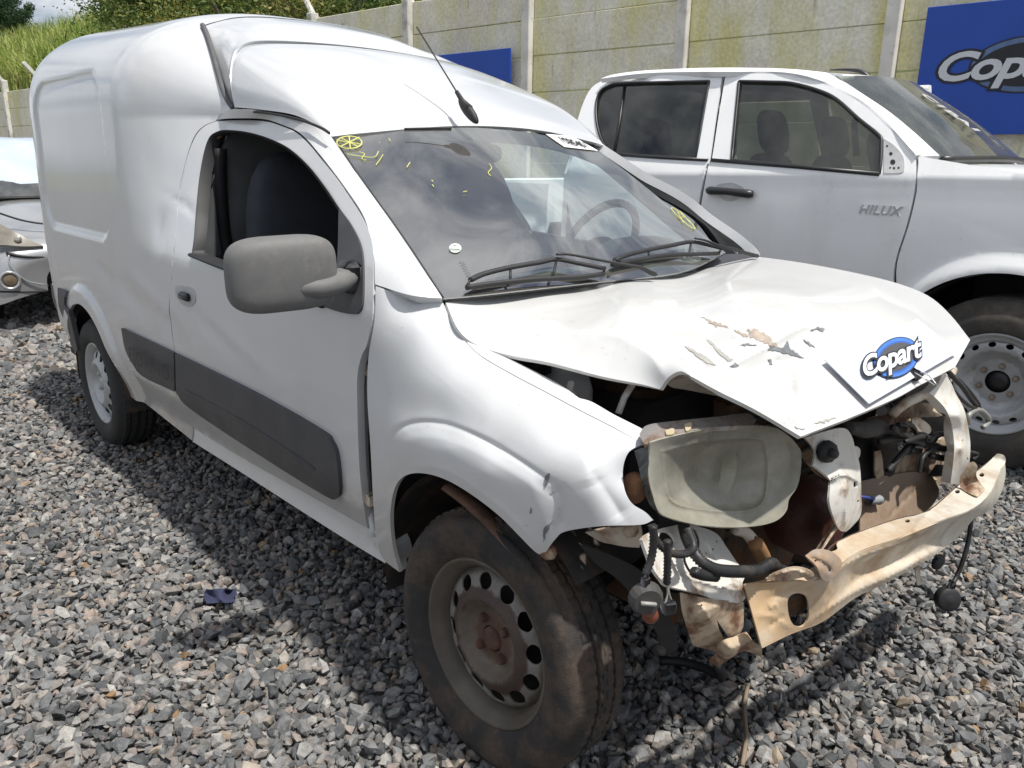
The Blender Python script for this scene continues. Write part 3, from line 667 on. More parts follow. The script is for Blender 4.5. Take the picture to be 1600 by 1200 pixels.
CREASE = [([(1000, 500), (1035, 520), (1090, 512), (1150, 516), (1205, 545)], 12, -.013, 1.1), ([(1062, 582), (1110, 576), (1150, 566), (1200, 540), (1250, 512), (1300, 505)], 9, .016, 1.05),
          ([(1068, 540), (1095, 556), (1120, 574)], 6, -.010, 1.1), ([(1100, 530), (1125, 550), (1148, 568)], 6, -.011, 1.1), ([(1120, 612), (1160, 585), (1210, 565), (1260, 562)], 12, -.012, 1.1), ([(1206, 545), (1232, 575), (1240, 620)], 10, .010, 1.1),
          ([(850, 520), (950, 522), (1010, 548), (1040, 590)], 15, .010, 1.2), ([(860, 495), (980, 492)], 26, -.007), ([(1130, 466), (1200, 470), (1270, 486)], 12, -.008, 1.2),
          ([(1190, 600), (1240, 592), (1275, 606)], 12, .009, 1.2), ([(1130, 470), (1180, 452), (1250, 452)], 10, .007, 1.2), ([(1170, 600), (1210, 640), (1250, 660)], 10, .008, 1.2), ([(740, 490), (860, 508), (960, 545)], 30, .006), ([(1160, 500), (1180, 520), (1170, 540)], 9, .008, 1.1)]
CREASE = [(a[0], a[1], a[2]*1.45, *a[3:]) for a in CREASE]
HL = lifter(hc_, CREASE)
hoodo = panel('bonnet', hood, HL, HOODM, van, step=5, t=.008)
# scraped-through patches of primer
SCR = [[(1199, 546), (1204, 541), (1222, 544), (1230, 534), (1233, 544), (1242, 551), (1256, 560), (1240, 556), (1225, 552), (1208, 549)], [(1266, 517), (1277, 512), (1287, 514), (1286, 519), (1276, 515)], [(1157, 539), (1170, 537), (1182, 540), (1170, 541)], [(1138, 571), (1150, 568), (1154, 571), (1146, 573)], [(1199, 563), (1203, 562), (1206, 572), (1202, 571)], [(1253, 529), (1262, 535), (1272, 543), (1262, 539)],
       [(1104, 532), (1112, 536), (1125, 548), (1145, 565), (1138, 565), (1118, 549)], [(1070, 541), (1080, 545), (1105, 560), (1118, 571), (1105, 569), (1085, 555)], [(1270, 662), (1290, 656), (1306, 653), (1288, 661)], [(1240, 668), (1258, 671), (1246, 671)]]
for k, q in enumerate(SCR): panel('scrape', jag(q), HL, PRIMER if k < 6 else mat('pale_scrape', (.36, .35, .32), .6) , hoodo, step=3, t=.001, off=.0016)
MUD = mat('rust_smear', (.38, .315, .26), .8, var=.3, scale=60)
for q in ([(1168, 516), (1180, 514), (1200, 525), (1216, 541), (1205, 540), (1185, 533), (1172, 528)], [(1146, 516), (1160, 520), (1170, 526), (1160, 525)], [(1096, 495), (1120, 505), (1140, 512), (1118, 508)]):
    panel('rust_smear', jag(q, 2.6), HL, MUD, hoodo, step=4, t=.001, off=.0012)
# inner bonnet frame showing under the lifted edge
inf = [(1040, 600), (1040, 600), (1060, 584), (1078, 588), (1120, 612), (1160, 634), (1160, 634), (1120, 626), (1070, 616), (1050, 612)]
il = lifter([(1040, 600, 'y', -.56), (1078, 588, 'y', -.54), (1160, 634, 'y', -.43), (1050, 612, 'y', -.52), (1120, 626, 'y', -.45)])
panel('bonnet_frame', inf, il, BEIGE, van, step=6, t=.006, off=-.01)
# scuttle panel between glass and bonnet
sct = [(690, 467), (690, 467), (740, 455), (830, 446), (940, 436), (1060, 420), (1120, 400), (1184, 398), (1184, 398), (1176, 408), (1120, 420), (1060, 434), (940, 448), (850, 458), (740, 468), (700, 474)]
sl_ = lifter([(690, 467, 'y', -.66), (740, 455, 'y', -.55), (830, 446, 'y', -.36), (940, 436, 'y', -.14), (1060, 420, 'y', .2), (1184, 398, 'y', .66), (700, 474, 'y', -.64), (850, 458, 'y', -.35), (940, 448, 'y', -.17), (1060, 434, 'y', .17), (1120, 420, 'y', .4)])
panel('scuttle', sct, sl_, mat('scuttle_plastic', (.05, .05, .058), .45, var=.2), van, step=8, t=.02, off=.004)
# ---- wheels: tyre with cut tread, pressed steel rim with punched holes and rusty nuts
def tyre(c, parent, ax, Rt=.302, Rr=.190, W_=.168, seg=240, m=TYRE):
    """ax: outward axle direction"""
    a, b, d = frame_of(ax); h = W_/2
    prof = [(Rr-.004, h-.016, 0), (Rr+.006, h-.004, 0), (Rr+.020, h+.004, 0), (Rr+.048, h+.011, 0), (Rr+.074, h+.006, 0), (Rr+.094, h-.004, 0), (Rt-.014, h-.010, 1), (Rt-.007, h-.017, 1), (Rt-.004, h-.024, 1)]
    tread = []; edges = [h-.026, h-.046, h-.052, h-.076, h-.083, -h+.083, -h+.076, -h+.052, -h+.046, -h+.026]
    dep = [0, 0, 1, 0, 1]; k = 0
    cols = [(Rt, h-.027, 2), (Rt, h-.046, 2), (Rt-.009, h-.048, 0), (Rt-.009, h-.053, 0), (Rt+.001, h-.055, 3), (Rt+.001, h-.077, 3), (Rt-.009, h-.079, 0), (Rt-.009, h-.084, 0), (Rt+.001, h-.086, 2)]
    prof += cols; prof += [(r_, -x_, k_) for r_, x_, k_ in cols[::-1]]+[(Rt-.004, -h+.024, 1), (Rt-.014, -h+.010, 1), (Rr+.094, -h+.004, 0), (Rr+.048, -h-.011, 0), (Rr, -h+.006, 0), (Rr-.01, -h+.016, 0)]
    V = []; F = []; n = len(prof)
    for i in range(seg):
        t = 2*math.pi*i/seg
        for (r_, x_, k_) in prof:
            rr = r_
            if k_ == 1 and i % 2 == 0: rr -= .002
            if k_ == 2 and i % 4 == 0: rr -= .004
            if k_ == 3 and (i+2) % 4 == 0: rr -= .003
            p = np.array(c)+d*x_+rr*(math.cos(t)*a+math.sin(t)*b)
            V.append(p)
    for i in range(seg):
        i2 = (i+1) % seg
        for j in range(n-1): F.append((i*n+j, i*n+j+1, i2*n+j+1, i2*n+j))
    V = np.array(V); V[:, 2] = np.where(V[:, 2] < .004, .004+(V[:, 2]-.004)*.25, V[:, 2])
    return mesh('tyre', V, F, m, parent, [not (7 < (f[0] % n) < n-7) for f in F])
def rim(c, parent, ax, m, Rr=.190, holes=12, dome=True, hr=.134, hs=(.0175, .027), nuts=4, nutm=RUST, hubr=.030, off=0.0, nr=.049, rot=.2):
    """pressed steel disc wheel, c on the outer face plane"""
    a, b, d = frame_of(ax); prof = [(Rr+.001, -.012), (Rr+.003, 0.0), (Rr, .005), (Rr-.006, .002), (Rr-.010, -.006), (Rr-.018, -.012), (Rr-.024, -.028), (Rr-.030, -.046), (Rr-.034, -.060), (Rr-.036, -.100), (Rr-.02, -.15), (Rr-.01, -.17)]
    V, F = latheg(prof, c, d, 72); rm = mesh('rim', V, F, m, parent, True)
    rad = np.array([0, .030, .033, .058, .068, .080, .090, .103, .115, .140, .150, .158]); hgt = np.array([-.026, -.026, -.032, -.032, -.026, -.010, -.003, -.010, -.020, -.028, -.036, -.048])+off; rad = rad*1.06
    def lift(U_):
        r_ = np.hypot(U_[:, 0], U_[:, 1]); hh = np.interp(r_, rad, hgt)
        th = np.arctan2(U_[:, 1], U_[:, 0]); hh = hh+.002*np.cos(th*holes)*np.exp(-((r_-hr)/.02)**2)
        return np.array(c)+U_[:, :1]*a+U_[:, 1:2]*b+hh[:, None]*d
    ho = []
    for k in range(holes):
        t = rot+2*math.pi*k/holes; e1 = np.array([math.cos(t), math.sin(t)]); e2 = np.array([-e1[1], e1[0]])
        ho.append([tuple(hr*e1+hs[0]*math.cos(u)*e1+hs[1]*.8*math.sin(u)*e2) for u in np.linspace(0, 2*math.pi, 11)[:-1]])
    ho.append([(hubr*math.cos(u), hubr*math.sin(u)) for u in np.linspace(0, 2*math.pi, 17)[:-1]])
    disc = panel('wheel_disc', [(.166*math.cos(u), .166*math.sin(u)) for u in np.linspace(0, 2*math.pi, 41)[:-1]], lift, m, parent, holes=ho, step=.009, t=.004, face=np.array(c)+d*2, corner=2, eps=.002)
    V, F = latheg([(.0, -.018), (.015, -.016), (.022, -.019), (.027, -.024), (.028, -.05), (.031, -.05), (.031, -.09)], np.array(c)+d*off, d, 20); mesh('hub', V, F, nutm, disc, True)
    for k in range(nuts):
        t = rot+.5+2*math.pi*k/nuts; pc_ = np.array(c)+nr*(math.cos(t)*a+math.sin(t)*b)+d*(off-.036)
        V, F = latheg([(.0, .020), (.0075, .020), (.0105, .016), (.0115, 0), (.0115, -.006)], pc_, d, 6); mesh('wheel_nut', V, F, nutm, disc, False)
    V, F = latheg([(.0, -.085), (.12, -.085), (.150, -.09)], c, d, 32); mesh('brake_drum', V, F, DARK, disc, True)
    return rm
def wheel(name, c, parent, ax, m, **k):
    w_ = bpy.data.objects.new(name, None); COL.objects.link(w_); w_.location = c; w_.parent = parent; w_.matrix_parent_inverse = inv(parent)
    bpy.context.view_layer.update()
    return w_
def wheelset(c, parent, ax, m, tk={}, **k):
    ty = tyre(c, parent, ax, **tk); h = (tk.get('W_', .175))/2
    d = np.array(ax, float); d /= np.linalg.norm(d)
    # rim pieces hang under the tyre: thing > part > sub-part
    rm = rim(np.array(c)+d*(h-.012), ty, ax, m, **k); return ty
FWC = (.030, -.682, .300)
ax1 = (math.sin(R(1)), -1, math.sin(R(2.5)))
RUSTW, n, b_ = nodes('rust_worn_wheel_paint'); setp(b_, rough=.6, metal=.1)
rw_c = n.nodes.new('ShaderNodeTexCoord'); rw_vm = n.nodes.new('ShaderNodeVectorMath'); rw_vm.operation = 'DISTANCE'; rw_vm.inputs[1].default_value = (.03, -.76, .30); n.links.new(rw_c.outputs['Object'], rw_vm.inputs[0])
rw_t = tex(n, 'n', 34, 10, .7); rw_ad = n.nodes.new('ShaderNodeMath'); rw_ad.operation = 'MULTIPLY_ADD'; rw_ad.inputs[1].default_value = .045; n.links.new(rw_t.outputs['Fac'], rw_ad.inputs[0]); n.links.new(rw_vm.outputs['Value'], rw_ad.inputs[2])
rw_r = ramp(n, rw_ad.outputs[0], [(0, (.085, .045, .03)), (.085, (.12, .07, .05)), (.098, (.15, .13, .105)), (.112, (.13, .105, .085)), (.118, (.07, .048, .04)), (.147, (.075, .05, .042)), (.151, (.22, .215, .205)), (.172, (.20, .19, .18)), (.182, (.12, .105, .088)), (.25, (.10, .085, .07))])
rw_t2 = tex(n, 'n', 9, 8, .6); rw_r2 = ramp(n, rw_t2.outputs['Fac'], [(.35, (.55, .5, .45)), (.65, (1, 1, 1))]); rw_m = mix(n, .8, rw_r.outputs[0], rw_r2.outputs[0], 'MULTIPLY'); n.links.new(rw_m.outputs[0], b_.inputs['Base Color'])
rw_t3 = tex(n, 'n', 160, 6); bump(n, b_, rw_t3.outputs['Fac'], .8, .0008)
wheelset((.030, -.689, .300), van, ax1, RUSTW, dict(Rt=.297, W_=.150))
wheelset((-2.717, -.682, .302), van, (0, -1, 0), STEELG, dict(m=mat('dark_tyre', (.028, .028, .028), .8, bmp=.0006, bscale=300)), nutm=STEELG, off=.012)
wheelset((.030, .682, .300), van, (0, 1, 0), STEELG); wheelset((-2.717, .682, .302), van, (0, 1, 0), STEELG)
# ---- wheel-arch liners, floor, inner body
def liner(cx, s_, r_=.37, y0=.50, y1=.755, a0=-.15, a1=math.pi+.15):
    b = MB(); n = 20
    V = []; 
    for i in range(n+1):
        t = a0+(a1-a0)*i/n
        for y in (y1, y0): V.append((cx+r_*math.cos(t), s_*y, .30+r_*math.sin(t)))
    F = [(2*i, 2*i+1, 2*i+3, 2*i+2) for i in range(n)]; b.add(V, F, True)
    V2 = [(cx, s_*y0, .2)]+[V[2*i+1] for i in range(n+1)]; b.add(V2, [(0, i+1, i+2) for i in range(n)])
    b.build('wheel_arch_liner', mat('mud_stained_liner', (.03, .028, .027), .75, dirt=(.13, .075, .045), dscale=6, dlo=.5, dhi=.7) if 'mud_stained_liner' not in bpy.data.materials else bpy.data.materials['mud_stained_liner'], van)
liner(-2.717, -1); liner(-2.717, 1); liner(.0, -1, .375, .50, .735, a0=.72); liner(.0, 1, .375, .5, .735, a0=.72)
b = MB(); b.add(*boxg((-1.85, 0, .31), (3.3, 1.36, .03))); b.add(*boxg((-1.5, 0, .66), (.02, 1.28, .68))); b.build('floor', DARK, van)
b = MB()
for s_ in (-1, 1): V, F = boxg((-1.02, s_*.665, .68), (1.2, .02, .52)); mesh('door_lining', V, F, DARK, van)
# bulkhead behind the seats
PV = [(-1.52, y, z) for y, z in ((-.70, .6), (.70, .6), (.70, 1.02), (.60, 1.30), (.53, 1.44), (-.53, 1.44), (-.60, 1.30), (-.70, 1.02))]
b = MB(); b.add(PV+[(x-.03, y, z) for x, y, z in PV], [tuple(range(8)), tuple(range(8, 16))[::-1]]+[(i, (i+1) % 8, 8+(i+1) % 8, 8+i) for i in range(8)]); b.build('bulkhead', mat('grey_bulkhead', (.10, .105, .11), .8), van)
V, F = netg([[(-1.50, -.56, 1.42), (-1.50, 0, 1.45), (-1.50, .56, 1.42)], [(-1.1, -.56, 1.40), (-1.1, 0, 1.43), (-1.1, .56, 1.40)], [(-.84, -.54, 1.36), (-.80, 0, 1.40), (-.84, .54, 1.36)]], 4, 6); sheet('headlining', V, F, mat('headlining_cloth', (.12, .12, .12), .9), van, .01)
# dashboard, steering wheel, seats
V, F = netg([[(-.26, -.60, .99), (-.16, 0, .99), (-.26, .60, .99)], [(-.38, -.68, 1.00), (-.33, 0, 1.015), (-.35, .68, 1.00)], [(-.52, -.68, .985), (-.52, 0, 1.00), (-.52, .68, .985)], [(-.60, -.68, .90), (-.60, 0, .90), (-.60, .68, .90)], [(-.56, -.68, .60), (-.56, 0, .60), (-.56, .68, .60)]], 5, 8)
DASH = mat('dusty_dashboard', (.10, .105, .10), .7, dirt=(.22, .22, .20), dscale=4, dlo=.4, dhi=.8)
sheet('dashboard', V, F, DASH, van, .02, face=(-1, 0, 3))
V, F = blob((-.47, .37, 1.03), (.10, 0, 0), (0, .19, 0), (0, 0, .055), .8, 20, 10); mesh('instrument_hood', V, F, DASH, van)
swc = np.array((-.66, .37, 1.02)); sa = np.array((0, 1, 0)); sb = np.array((.42, 0, .91)); sn = np.cross(sa, sb)
ring = [swc+.185*(math.cos(t)*sa+math.sin(t)*sb) for t in np.linspace(0, 2*math.pi, 41)]
V, F = tubeg(ring, .014, 8, cap=False); sw = mesh('steering_wheel', V, F, mat('steering_grip', (.05, .055, .06), .6), van)
V, F = blob(swc, sa*.07, sb*.055, sn*.022, .7, 16, 8); mesh('horn_pad', V, F, BLACKP, sw)
for t in (0.1, math.pi-.1, -math.pi/2):
    V, F = tubeg([swc+.05*(math.cos(t)*sa+math.sin(t)*sb), swc+.18*(math.cos(t)*sa+math.sin(t)*sb)], .013, 6, flat=.5); mesh('wheel_spoke', V, F, BLACKP, sw)
V, F = tubeg([swc-sn*.0, (-.50, .37, .93)], .03, 10); mesh('steering_column', V, F, DARK, sw)
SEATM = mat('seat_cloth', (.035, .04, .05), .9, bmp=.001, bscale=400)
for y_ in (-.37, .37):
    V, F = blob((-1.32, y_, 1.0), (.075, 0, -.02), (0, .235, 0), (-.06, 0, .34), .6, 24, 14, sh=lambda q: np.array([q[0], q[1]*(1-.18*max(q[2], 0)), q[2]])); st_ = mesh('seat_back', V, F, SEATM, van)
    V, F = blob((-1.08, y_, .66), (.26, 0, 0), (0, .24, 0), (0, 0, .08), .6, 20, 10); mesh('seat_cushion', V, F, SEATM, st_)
V, F = blob((-.88, 0, 1.345), (.02, 0, 0), (0, .11, 0), (0, 0, .032), .6, 16, 8); mesh('rear_view_mirror', V, F, DARK, van)
P_ = crv([at(x, y, y=-.60) for x, y in ((345, 232), (346, 300), (352, 370), (362, 415))], 5); V, F = tubeg(P_, .022, 4, flat=.08); mesh('seat_belt', V, F, DARK, van)
# ---- wipers
def wiper(blade, arm, spine):
    lf = lambda pts, h: WL(np.array(pts, float))+np.array([.62, 0, .78])*h
    V, F = tubeg(lf(crv(blade, 5), .016), .0065, 6); wb = mesh('wiper', V, F, RUB, van)
    V, F = tubeg(lf(crv(spine, 5), .026), .0085, 6, flat=.7); mesh('blade_frame', V, F, RUB, wb)
    n_ = len(spine)
    for i in (0, 2, 4, len(spine)-1):
        q = spine[i]; j = np.argmin([abs(b_[0]-q[0]) for b_ in crv(blade, 5)]); p1 = lf([q], .026)[0]; p0 = lf([crv(blade, 5)[j]], .016)[0]
        V, F = tubeg([p1, p0], .0035, 5); mesh('blade_clip', V, F, RUB, wb)
    A = lf(crv(arm, 5), .040); A[-6:] = A[-6:]-np.array([.62, 0, .78])*np.linspace(0, .02, 6)[:, None]
    V, F = tubeg(A, np.interp(np.linspace(0, 1, len(A)), [0, .6, 1], [.005, .007, .011]), 6, flat=.6); mesh('wiper_arm', V, F, RUB, wb)
wiper([(724, 457), (770, 450), (830, 444), (900, 440), (938, 435)], [(858, 416), (880, 416), (940, 427), (985, 434), (1016, 437)], [(728, 450), (750, 440), (790, 430), (835, 422), (862, 417), (900, 424), (937, 431)])
wiper([(951, 421), (990, 413), (1040, 405), (1090, 403), (1118, 402)], [(1074, 388), (1090, 391), (1112, 399), (1135, 404), (1176, 407)], [(953, 418), (970, 410), (1005, 401), (1040, 394), (1072, 388), (1100, 393), (1120, 398)])
V, F = blob(at(1158, 405, y=.60), (.03, .01, -.004), (-.01, .07, 0), (0, 0, .012), .7, 18, 8); mesh('wiper_cover', V, F, RUB, van)
# ---- antenna on the fairing
ab = at(737, 181, y=-.17); V, F = blob(ab+[-.015, 0, .014], (.042, 0, -.024), (0, .013, 0), (-.012, 0, .028), .9, 14, 8); an = mesh('antenna', V, F, RUB, van)
p0 = ab+[-.045, 0, .045]; tip = at(651, 42, y=-.20); V, F = tubeg([ab+[-.01, 0, .02], p0, p0+(tip-p0)*.12], [.012, .008, .006], 8); mesh('antenna_boot', V, F, RUB, an)
V, F = tubeg([p0, tip], .0022, 6); mesh('antenna_rod', V, F, RUB, an)
# ---- headlamp
hl = [(1016, 697), (1022, 690), (1060, 680), (1110, 670), (1165, 665), (1208, 668), (1232, 681), (1246, 696), (1252, 708), (1251, 738), (1245, 762), (1233, 780), (1229, 798), (1214, 813), (1187, 821), (1142, 824), (1092, 820), (1052, 811), (1030, 800), (1020, 774), (1013, 740)]
hlc = [(1018, 697, 'y', -.672), (1016, 745, 'y', -.678), (1030, 800, 'y', -.672), (1092, 818, 'y', -.600), (1187, 820, 'y', -.455), (1240, 770, 'y', -.365), (1251, 710, 'y', -.355), (1165, 667, 'y', -.475), (1080, 677, 'y', -.60), (1130, 745, 'y', -.478), (1070, 745, 'y', -.575), (1190, 745, 'y', -.405), (1130, 700, 'y', -.498), (1130, 790, 'y', -.498)]
LENS = bpy.data.materials.new('hazed_yellow_lens'); LENS.use_nodes = True; n = LENS.node_tree; bb = n.nodes['Principled BSDF']
t = tex(n, 'n', 9, 8, .6); r_ = ramp(n, t.outputs['Fac'], [(.3, (.32, .31, .25)), (.7, (.50, .48, .41))]); n.links.new(r_.outputs[0], bb.inputs['Base Color'])
setp(bb, rough=.32, coat=.8, trans=.0); bb.inputs['Coat Roughness'].default_value = .12
tr = n.nodes.new('ShaderNodeBsdfTransparent'); tr.inputs[0].default_value = (.9, .9, .8, 1); ms = n.nodes.new('ShaderNodeMixShader'); r2 = ramp(n, t.outputs['Fac'], [(.3, (.62,)*3), (.7, (.36,)*3)])
n.links.new(r2.outputs[0], ms.inputs[0]); n.links.new(bb.outputs[0], ms.inputs[1]); n.links.new(tr.outputs[0], ms.inputs[2]); n.links.new(ms.outputs[0], n.nodes['Material Output'].inputs[0])
lip = [([(1035, 706), (1100, 690), (1180, 684), (1196, 700), (1200, 740), (1192, 785), (1160, 799), (1100, 796), (1052, 784), (1040, 750), (1035, 706)], 4, .009, 1.4), ([(1222, 690), (1232, 700), (1234, 730), (1226, 760)], 6, -.006, 1.4)]
HLf = lifter(hlc, lip); hlo = panel('headlamp', hl, HLf, LENS, van, step=3, t=.004, back=False)
# housing behind the lens
o2 = outline(hl, 5); P0 = HLf(o2); c0 = P0.mean(0); back = c0+(P0-c0)*.55+np.array([-.10, .03, -.01]); mid = c0+(P0-c0)*.95+np.array([-.022, .006, 0])
V = list(P0*1.0)+list(mid)+list(back)+[back.mean(0)]; n_ = len(P0); F = [(i, (i+1) % n_, n_+(i+1) % n_, n_+i) for i in range(n_)]+[(n_+i, n_+(i+1) % n_, 2*n_+(i+1) % n_, 2*n_+i) for i in range(n_)]+[(2*n_+i, 2*n_+(i+1) % n_, 3*n_) for i in range(n_)]
mesh('lamp_housing', V, F, mat('yellowed_housing', (.20, .185, .155), .5, 0, .3, .35, 14, dirt=(.10, .07, .05), dscale=12, dlo=.45, dhi=.65), hlo, True)
rc = HLf(np.array([(1120, 745)]))[0]+np.array([-.035, .01, 0]); V, F = latheg([(.010, -.075), (.03, -.06), (.055, -.03), (.072, 0), (.078, .008)], rc, (.95, -.25, .1), 28); mesh('lamp_reflector', V, F, mat('dull_reflector', (.45, .45, .42), .3, .8), hlo)
V, F = latheg([(0, .012), (.006, .010), (.009, 0), (.009, -.06)], rc, (.95, -.25, .1), 10); mesh('bulb', V, F, mat('bulb_glass', (.35, .35, .32), .2), hlo)
# silver strip on top of the lamp and clear turn lens at its side
st = [(999, 678), (999, 678), (1012, 664), (1060, 657), (1120, 651), (1165, 646), (1182, 655), (1182, 655), (1165, 664), (1110, 668), (1060, 677), (1022, 688), (1008, 694)]
stl = lifter([(999, 680, 'y', -.655), (1012, 664, 'y', -.625), (1182, 652, 'y', -.42), (1022, 689, 'y', -.662), (1165, 665, 'y', -.474), (1110, 669, 'y', -.56)])
panel('lamp_top_strip', st, stl, mat('tarnished_silver', (.45, .43, .42), .35, .6, dirt=(.30, .22, .17), dscale=14, dlo=.45, dhi=.6), hlo, step=5, t=.01)
for q in ([(1040, 675), (1040, 675), (1052, 672), (1053, 680), (1042, 682)], [(1069, 665), (1069, 665), (1080, 663), (1079, 672), (1072, 676)]): panel('lamp_tab', q, stl, mat('yellowed_tab', (.50, .42, .28), .6), hlo, step=4, t=.004, off=.004)
tl = [(991, 704), (991, 704), (1008, 700), (1014, 720), (1012, 745), (1020, 778), (1028, 800), (1028, 800), (1016, 790), (1004, 760), (998, 730)]
tll = lifter([(991, 704, 'y', -.690), (1008, 700, 'y', -.68), (1014, 720, 'y', -.682), (1020, 778, 'y', -.680), (1028, 800, 'y', -.676), (1004, 760, 'y', -.695), (998, 730, 'y', -.694)])
panel('turn_lens', tl, tll, TINT, hlo, step=4, t=.006)
V, F = blob(at(991, 762, y=-.655), (.022, 0, 0), (0, .02, 0), (0, 0, .030), .8, 14, 10); mesh('rusty_bracket', V, F, mat('orange_rust', (.30, .15, .08), .85, var=.5, scale=40, bmp=.002), van)
# ---- front bumper beam
bt = [(1163, 914), (1163, 914), (1190, 912), (1229, 911), (1262, 909), (1285, 903), (1312, 886), (1337, 866), (1404, 842), (1470, 815), (1518, 797), (1548, 770), (1570, 718), (1570, 718), (1571, 745), (1562, 775), (1545, 798), (1521, 812), (1500, 836), (1460, 868), (1390, 908), (1337, 934), (1285, 972), (1236, 991), (1191, 1013), (1191, 1013), (1176, 960)]
btc = [(1163, 914, 'z', .545), (1229, 911, 'z', .548), (1285, 903, 'z', .552), (1337, 866, 'z', .553), (1404, 842, 'z', .553), (1470, 815, 'z', .553), (1518, 797, 'z', .553), (1570, 718, 'z', .560), (1565, 770, 'z', .49), (1521, 812, 'z', .462), (1460, 868, 'z', .445), (1390, 908, 'z', .435), (1337, 934, 'z', .43), (1285, 972, 'z', .425), (1236, 991, 'z', .43), (1191, 1013, 'z', .432)]
rec = [([(1300, 925), (1340, 896), (1400, 870), (1460, 842), (1515, 812)], 14, -.034, 3.2), ([(1297, 890), (1300, 925), (1290, 962)], 5, -.008, 1.3), ([(1200, 935), (1235, 925), (1275, 922)], 6, -.006, 1.3), ([(1180, 960), (1210, 965), (1240, 985)], 8, .006, 1.2), ([(1425, 836), (1432, 850)], 5, -.006, 1.2), ([(1200, 980), (1225, 962)], 5, -.006, 1.2), ([(1215, 945), (1200, 950)], 5, .005, 1.2), ([(1260, 975), (1330, 928), (1400, 896), (1470, 855)], 5, .012, 1.3), ([(1300, 898), (1340, 872), (1400, 852), (1462, 828)], 4, .008, 1.4)]
BF = lifter(btc, rec); slot = [(1231, 938), (1238, 929), (1248, 927), (1258, 931), (1263, 942), (1264, 962), (1258, 976), (1249, 980), (1238, 974), (1232, 958)]
beam = panel('bumper_beam', bt, BF, RUSTY, van, holes=[slot], step=5, t=.004)
beam.data.materials[0] = mat('cream_beam', (.58, .545, .47), .45, 0, .2, .12, 8, dirt=(.33, .225, .14), dscale=7, dlo=.46, dhi=.70, bmp=.0012, bscale=60)
tp = [(1163, 912), (1163, 912), (1229, 909), (1285, 902), (1337, 864), (1404, 840), (1470, 813), (1518, 795), (1548, 768), (1569, 716), (1569, 716), (1556, 712), (1540, 726), (1500, 757), (1458, 790), (1450, 799), (1400, 812), (1352, 826), (1310, 846), (1308, 858), (1290, 866), (1275, 885), (1240, 892), (1210, 900), (1185, 908)]
tpl = lifter([(1163, 912, 'z', .547), (1229, 909, 'z', .551), (1285, 902, 'z', .555), (1337, 864, 'z', .556), (1404, 840, 'z', .556), (1470, 813, 'z', .556), (1518, 795, 'z', .556), (1569, 716, 'z', .563), (1540, 726, 'z', .566), (1500, 757, 'z', .560), (1450, 799, 'z', .558), (1400, 812, 'z', .558), (1310, 846, 'z', .560), (1275, 885, 'z', .562), (1210, 900, 'z', .553)], [([(1278, 905), (1268, 880)], 6, .010, 1.2), ([(1330, 866), (1312, 850)], 6, -.008, 1.2), ([(1425, 836), (1440, 812), (1450, 802)], 5, .008, 1.2), ([(1215, 905), (1240, 893), (1262, 898)], 6, .012, 1.2)])
holes_ = [[(1418+4*math.cos(t), 814+2.4*math.sin(t)) for t in np.linspace(0, 6.28, 9)[:-1]], [(1496+4*math.cos(t), 768+3*math.sin(t)) for t in np.linspace(0, 6.28, 9)[:-1]], [(1534+4*math.cos(t), 742+3*math.sin(t)) for t in np.linspace(0, 6.28, 9)[:-1]]]
panel('beam_top_flange', tp, tpl, bpy.data.materials['cream_beam'], beam, holes=holes_, step=5, t=.004)
ft = [(1552, 716), (1552, 716), (1558, 709), (1569, 712), (1571, 722), (1562, 736), (1562, 736)]
panel('beam_end_tab', ft, lifter([(1552, 716, 'z', .565), (1558, 709, 'z', .578), (1569, 712, 'z', .578), (1571, 722, 'z', .56), (1562, 736, 'z', .555)]), bpy.data.materials['cream_beam'], beam, step=4, t=.004)
br = [(1500, 745), (1500, 745), (1517, 722), (1527, 728), (1526, 745), (1540, 765), (1540, 765), (1528, 776), (1528, 776), (1503, 764)]
panel('beam_clip', br, lifter([(1500, 745, 'z', .59), (1517, 722, 'z', .63), (1527, 728, 'z', .625), (1540, 765, 'z', .562), (1528, 776, 'z', .562), (1503, 764, 'z', .563)], [([(1505, 762), (1527, 748)], 5, -.012, 1.2)]), RUSTY, beam, step=3, t=.003)
# rear edge flange of the beam: closes the box section
q0 = np.array([tpl(np.array([p]))[0] for p in ((1210, 900), (1275, 885), (1310, 846), (1400, 812), (1450, 799), (1500, 757), (1556, 714))]); V, F = netg([list(q0), list(q0+[-.012, .004, -.06]), list(q0+[-.02, .006, -.115])], 3, 4); sheet('beam_rear_flange', V, F, BAY, beam, .003)
# ================================================================ THE YARD
rs = np.random.RandomState(5)
gm, n, b_ = nodes('dark_gravel_bed'); setp(b_, rough=.95)
v1 = tex(n, 'v', 34); c1 = ramp(n, v1.outputs['Color'], [(0, (.06, .06, .062)), (.5, (.15, .148, .145)), (1, (.30, .28, .26))]); n2 = tex(n, 'n', .8, 6); mm = mix(n, n2.outputs['Fac'], c1.outputs[0], (.13, .125, .12)); mm.inputs[0].default_value = .3
n.links.new(mm.outputs[0], b_.inputs['Base Color']); bump(n, b_, v1.outputs['Distance'], 1.0, .02)
G0 = MB(); xs = np.linspace(-60, 40, 101); ys_ = np.linspace(-40, 60, 101); 
Vg = [(x, y, -.016) for x in xs for y in ys_]; Fg = [(i*101+j, (i+1)*101+j, (i+1)*101+j+1, i*101+j+1) for i in range(100) for j in range(100)]
ground = mesh('ground', Vg, Fg, gm, None, True); ground['kind'] = 'structure'
far = mesh('terrain', [(-600, -600, -.03), (600, -600, -.03), (600, 600, -.03), (-600, 600, -.03)], [(0, 1, 2, 3)], mat('far_earth', (.16, .17, .10), .95, scale=.3), None); far['kind'] = 'structure'
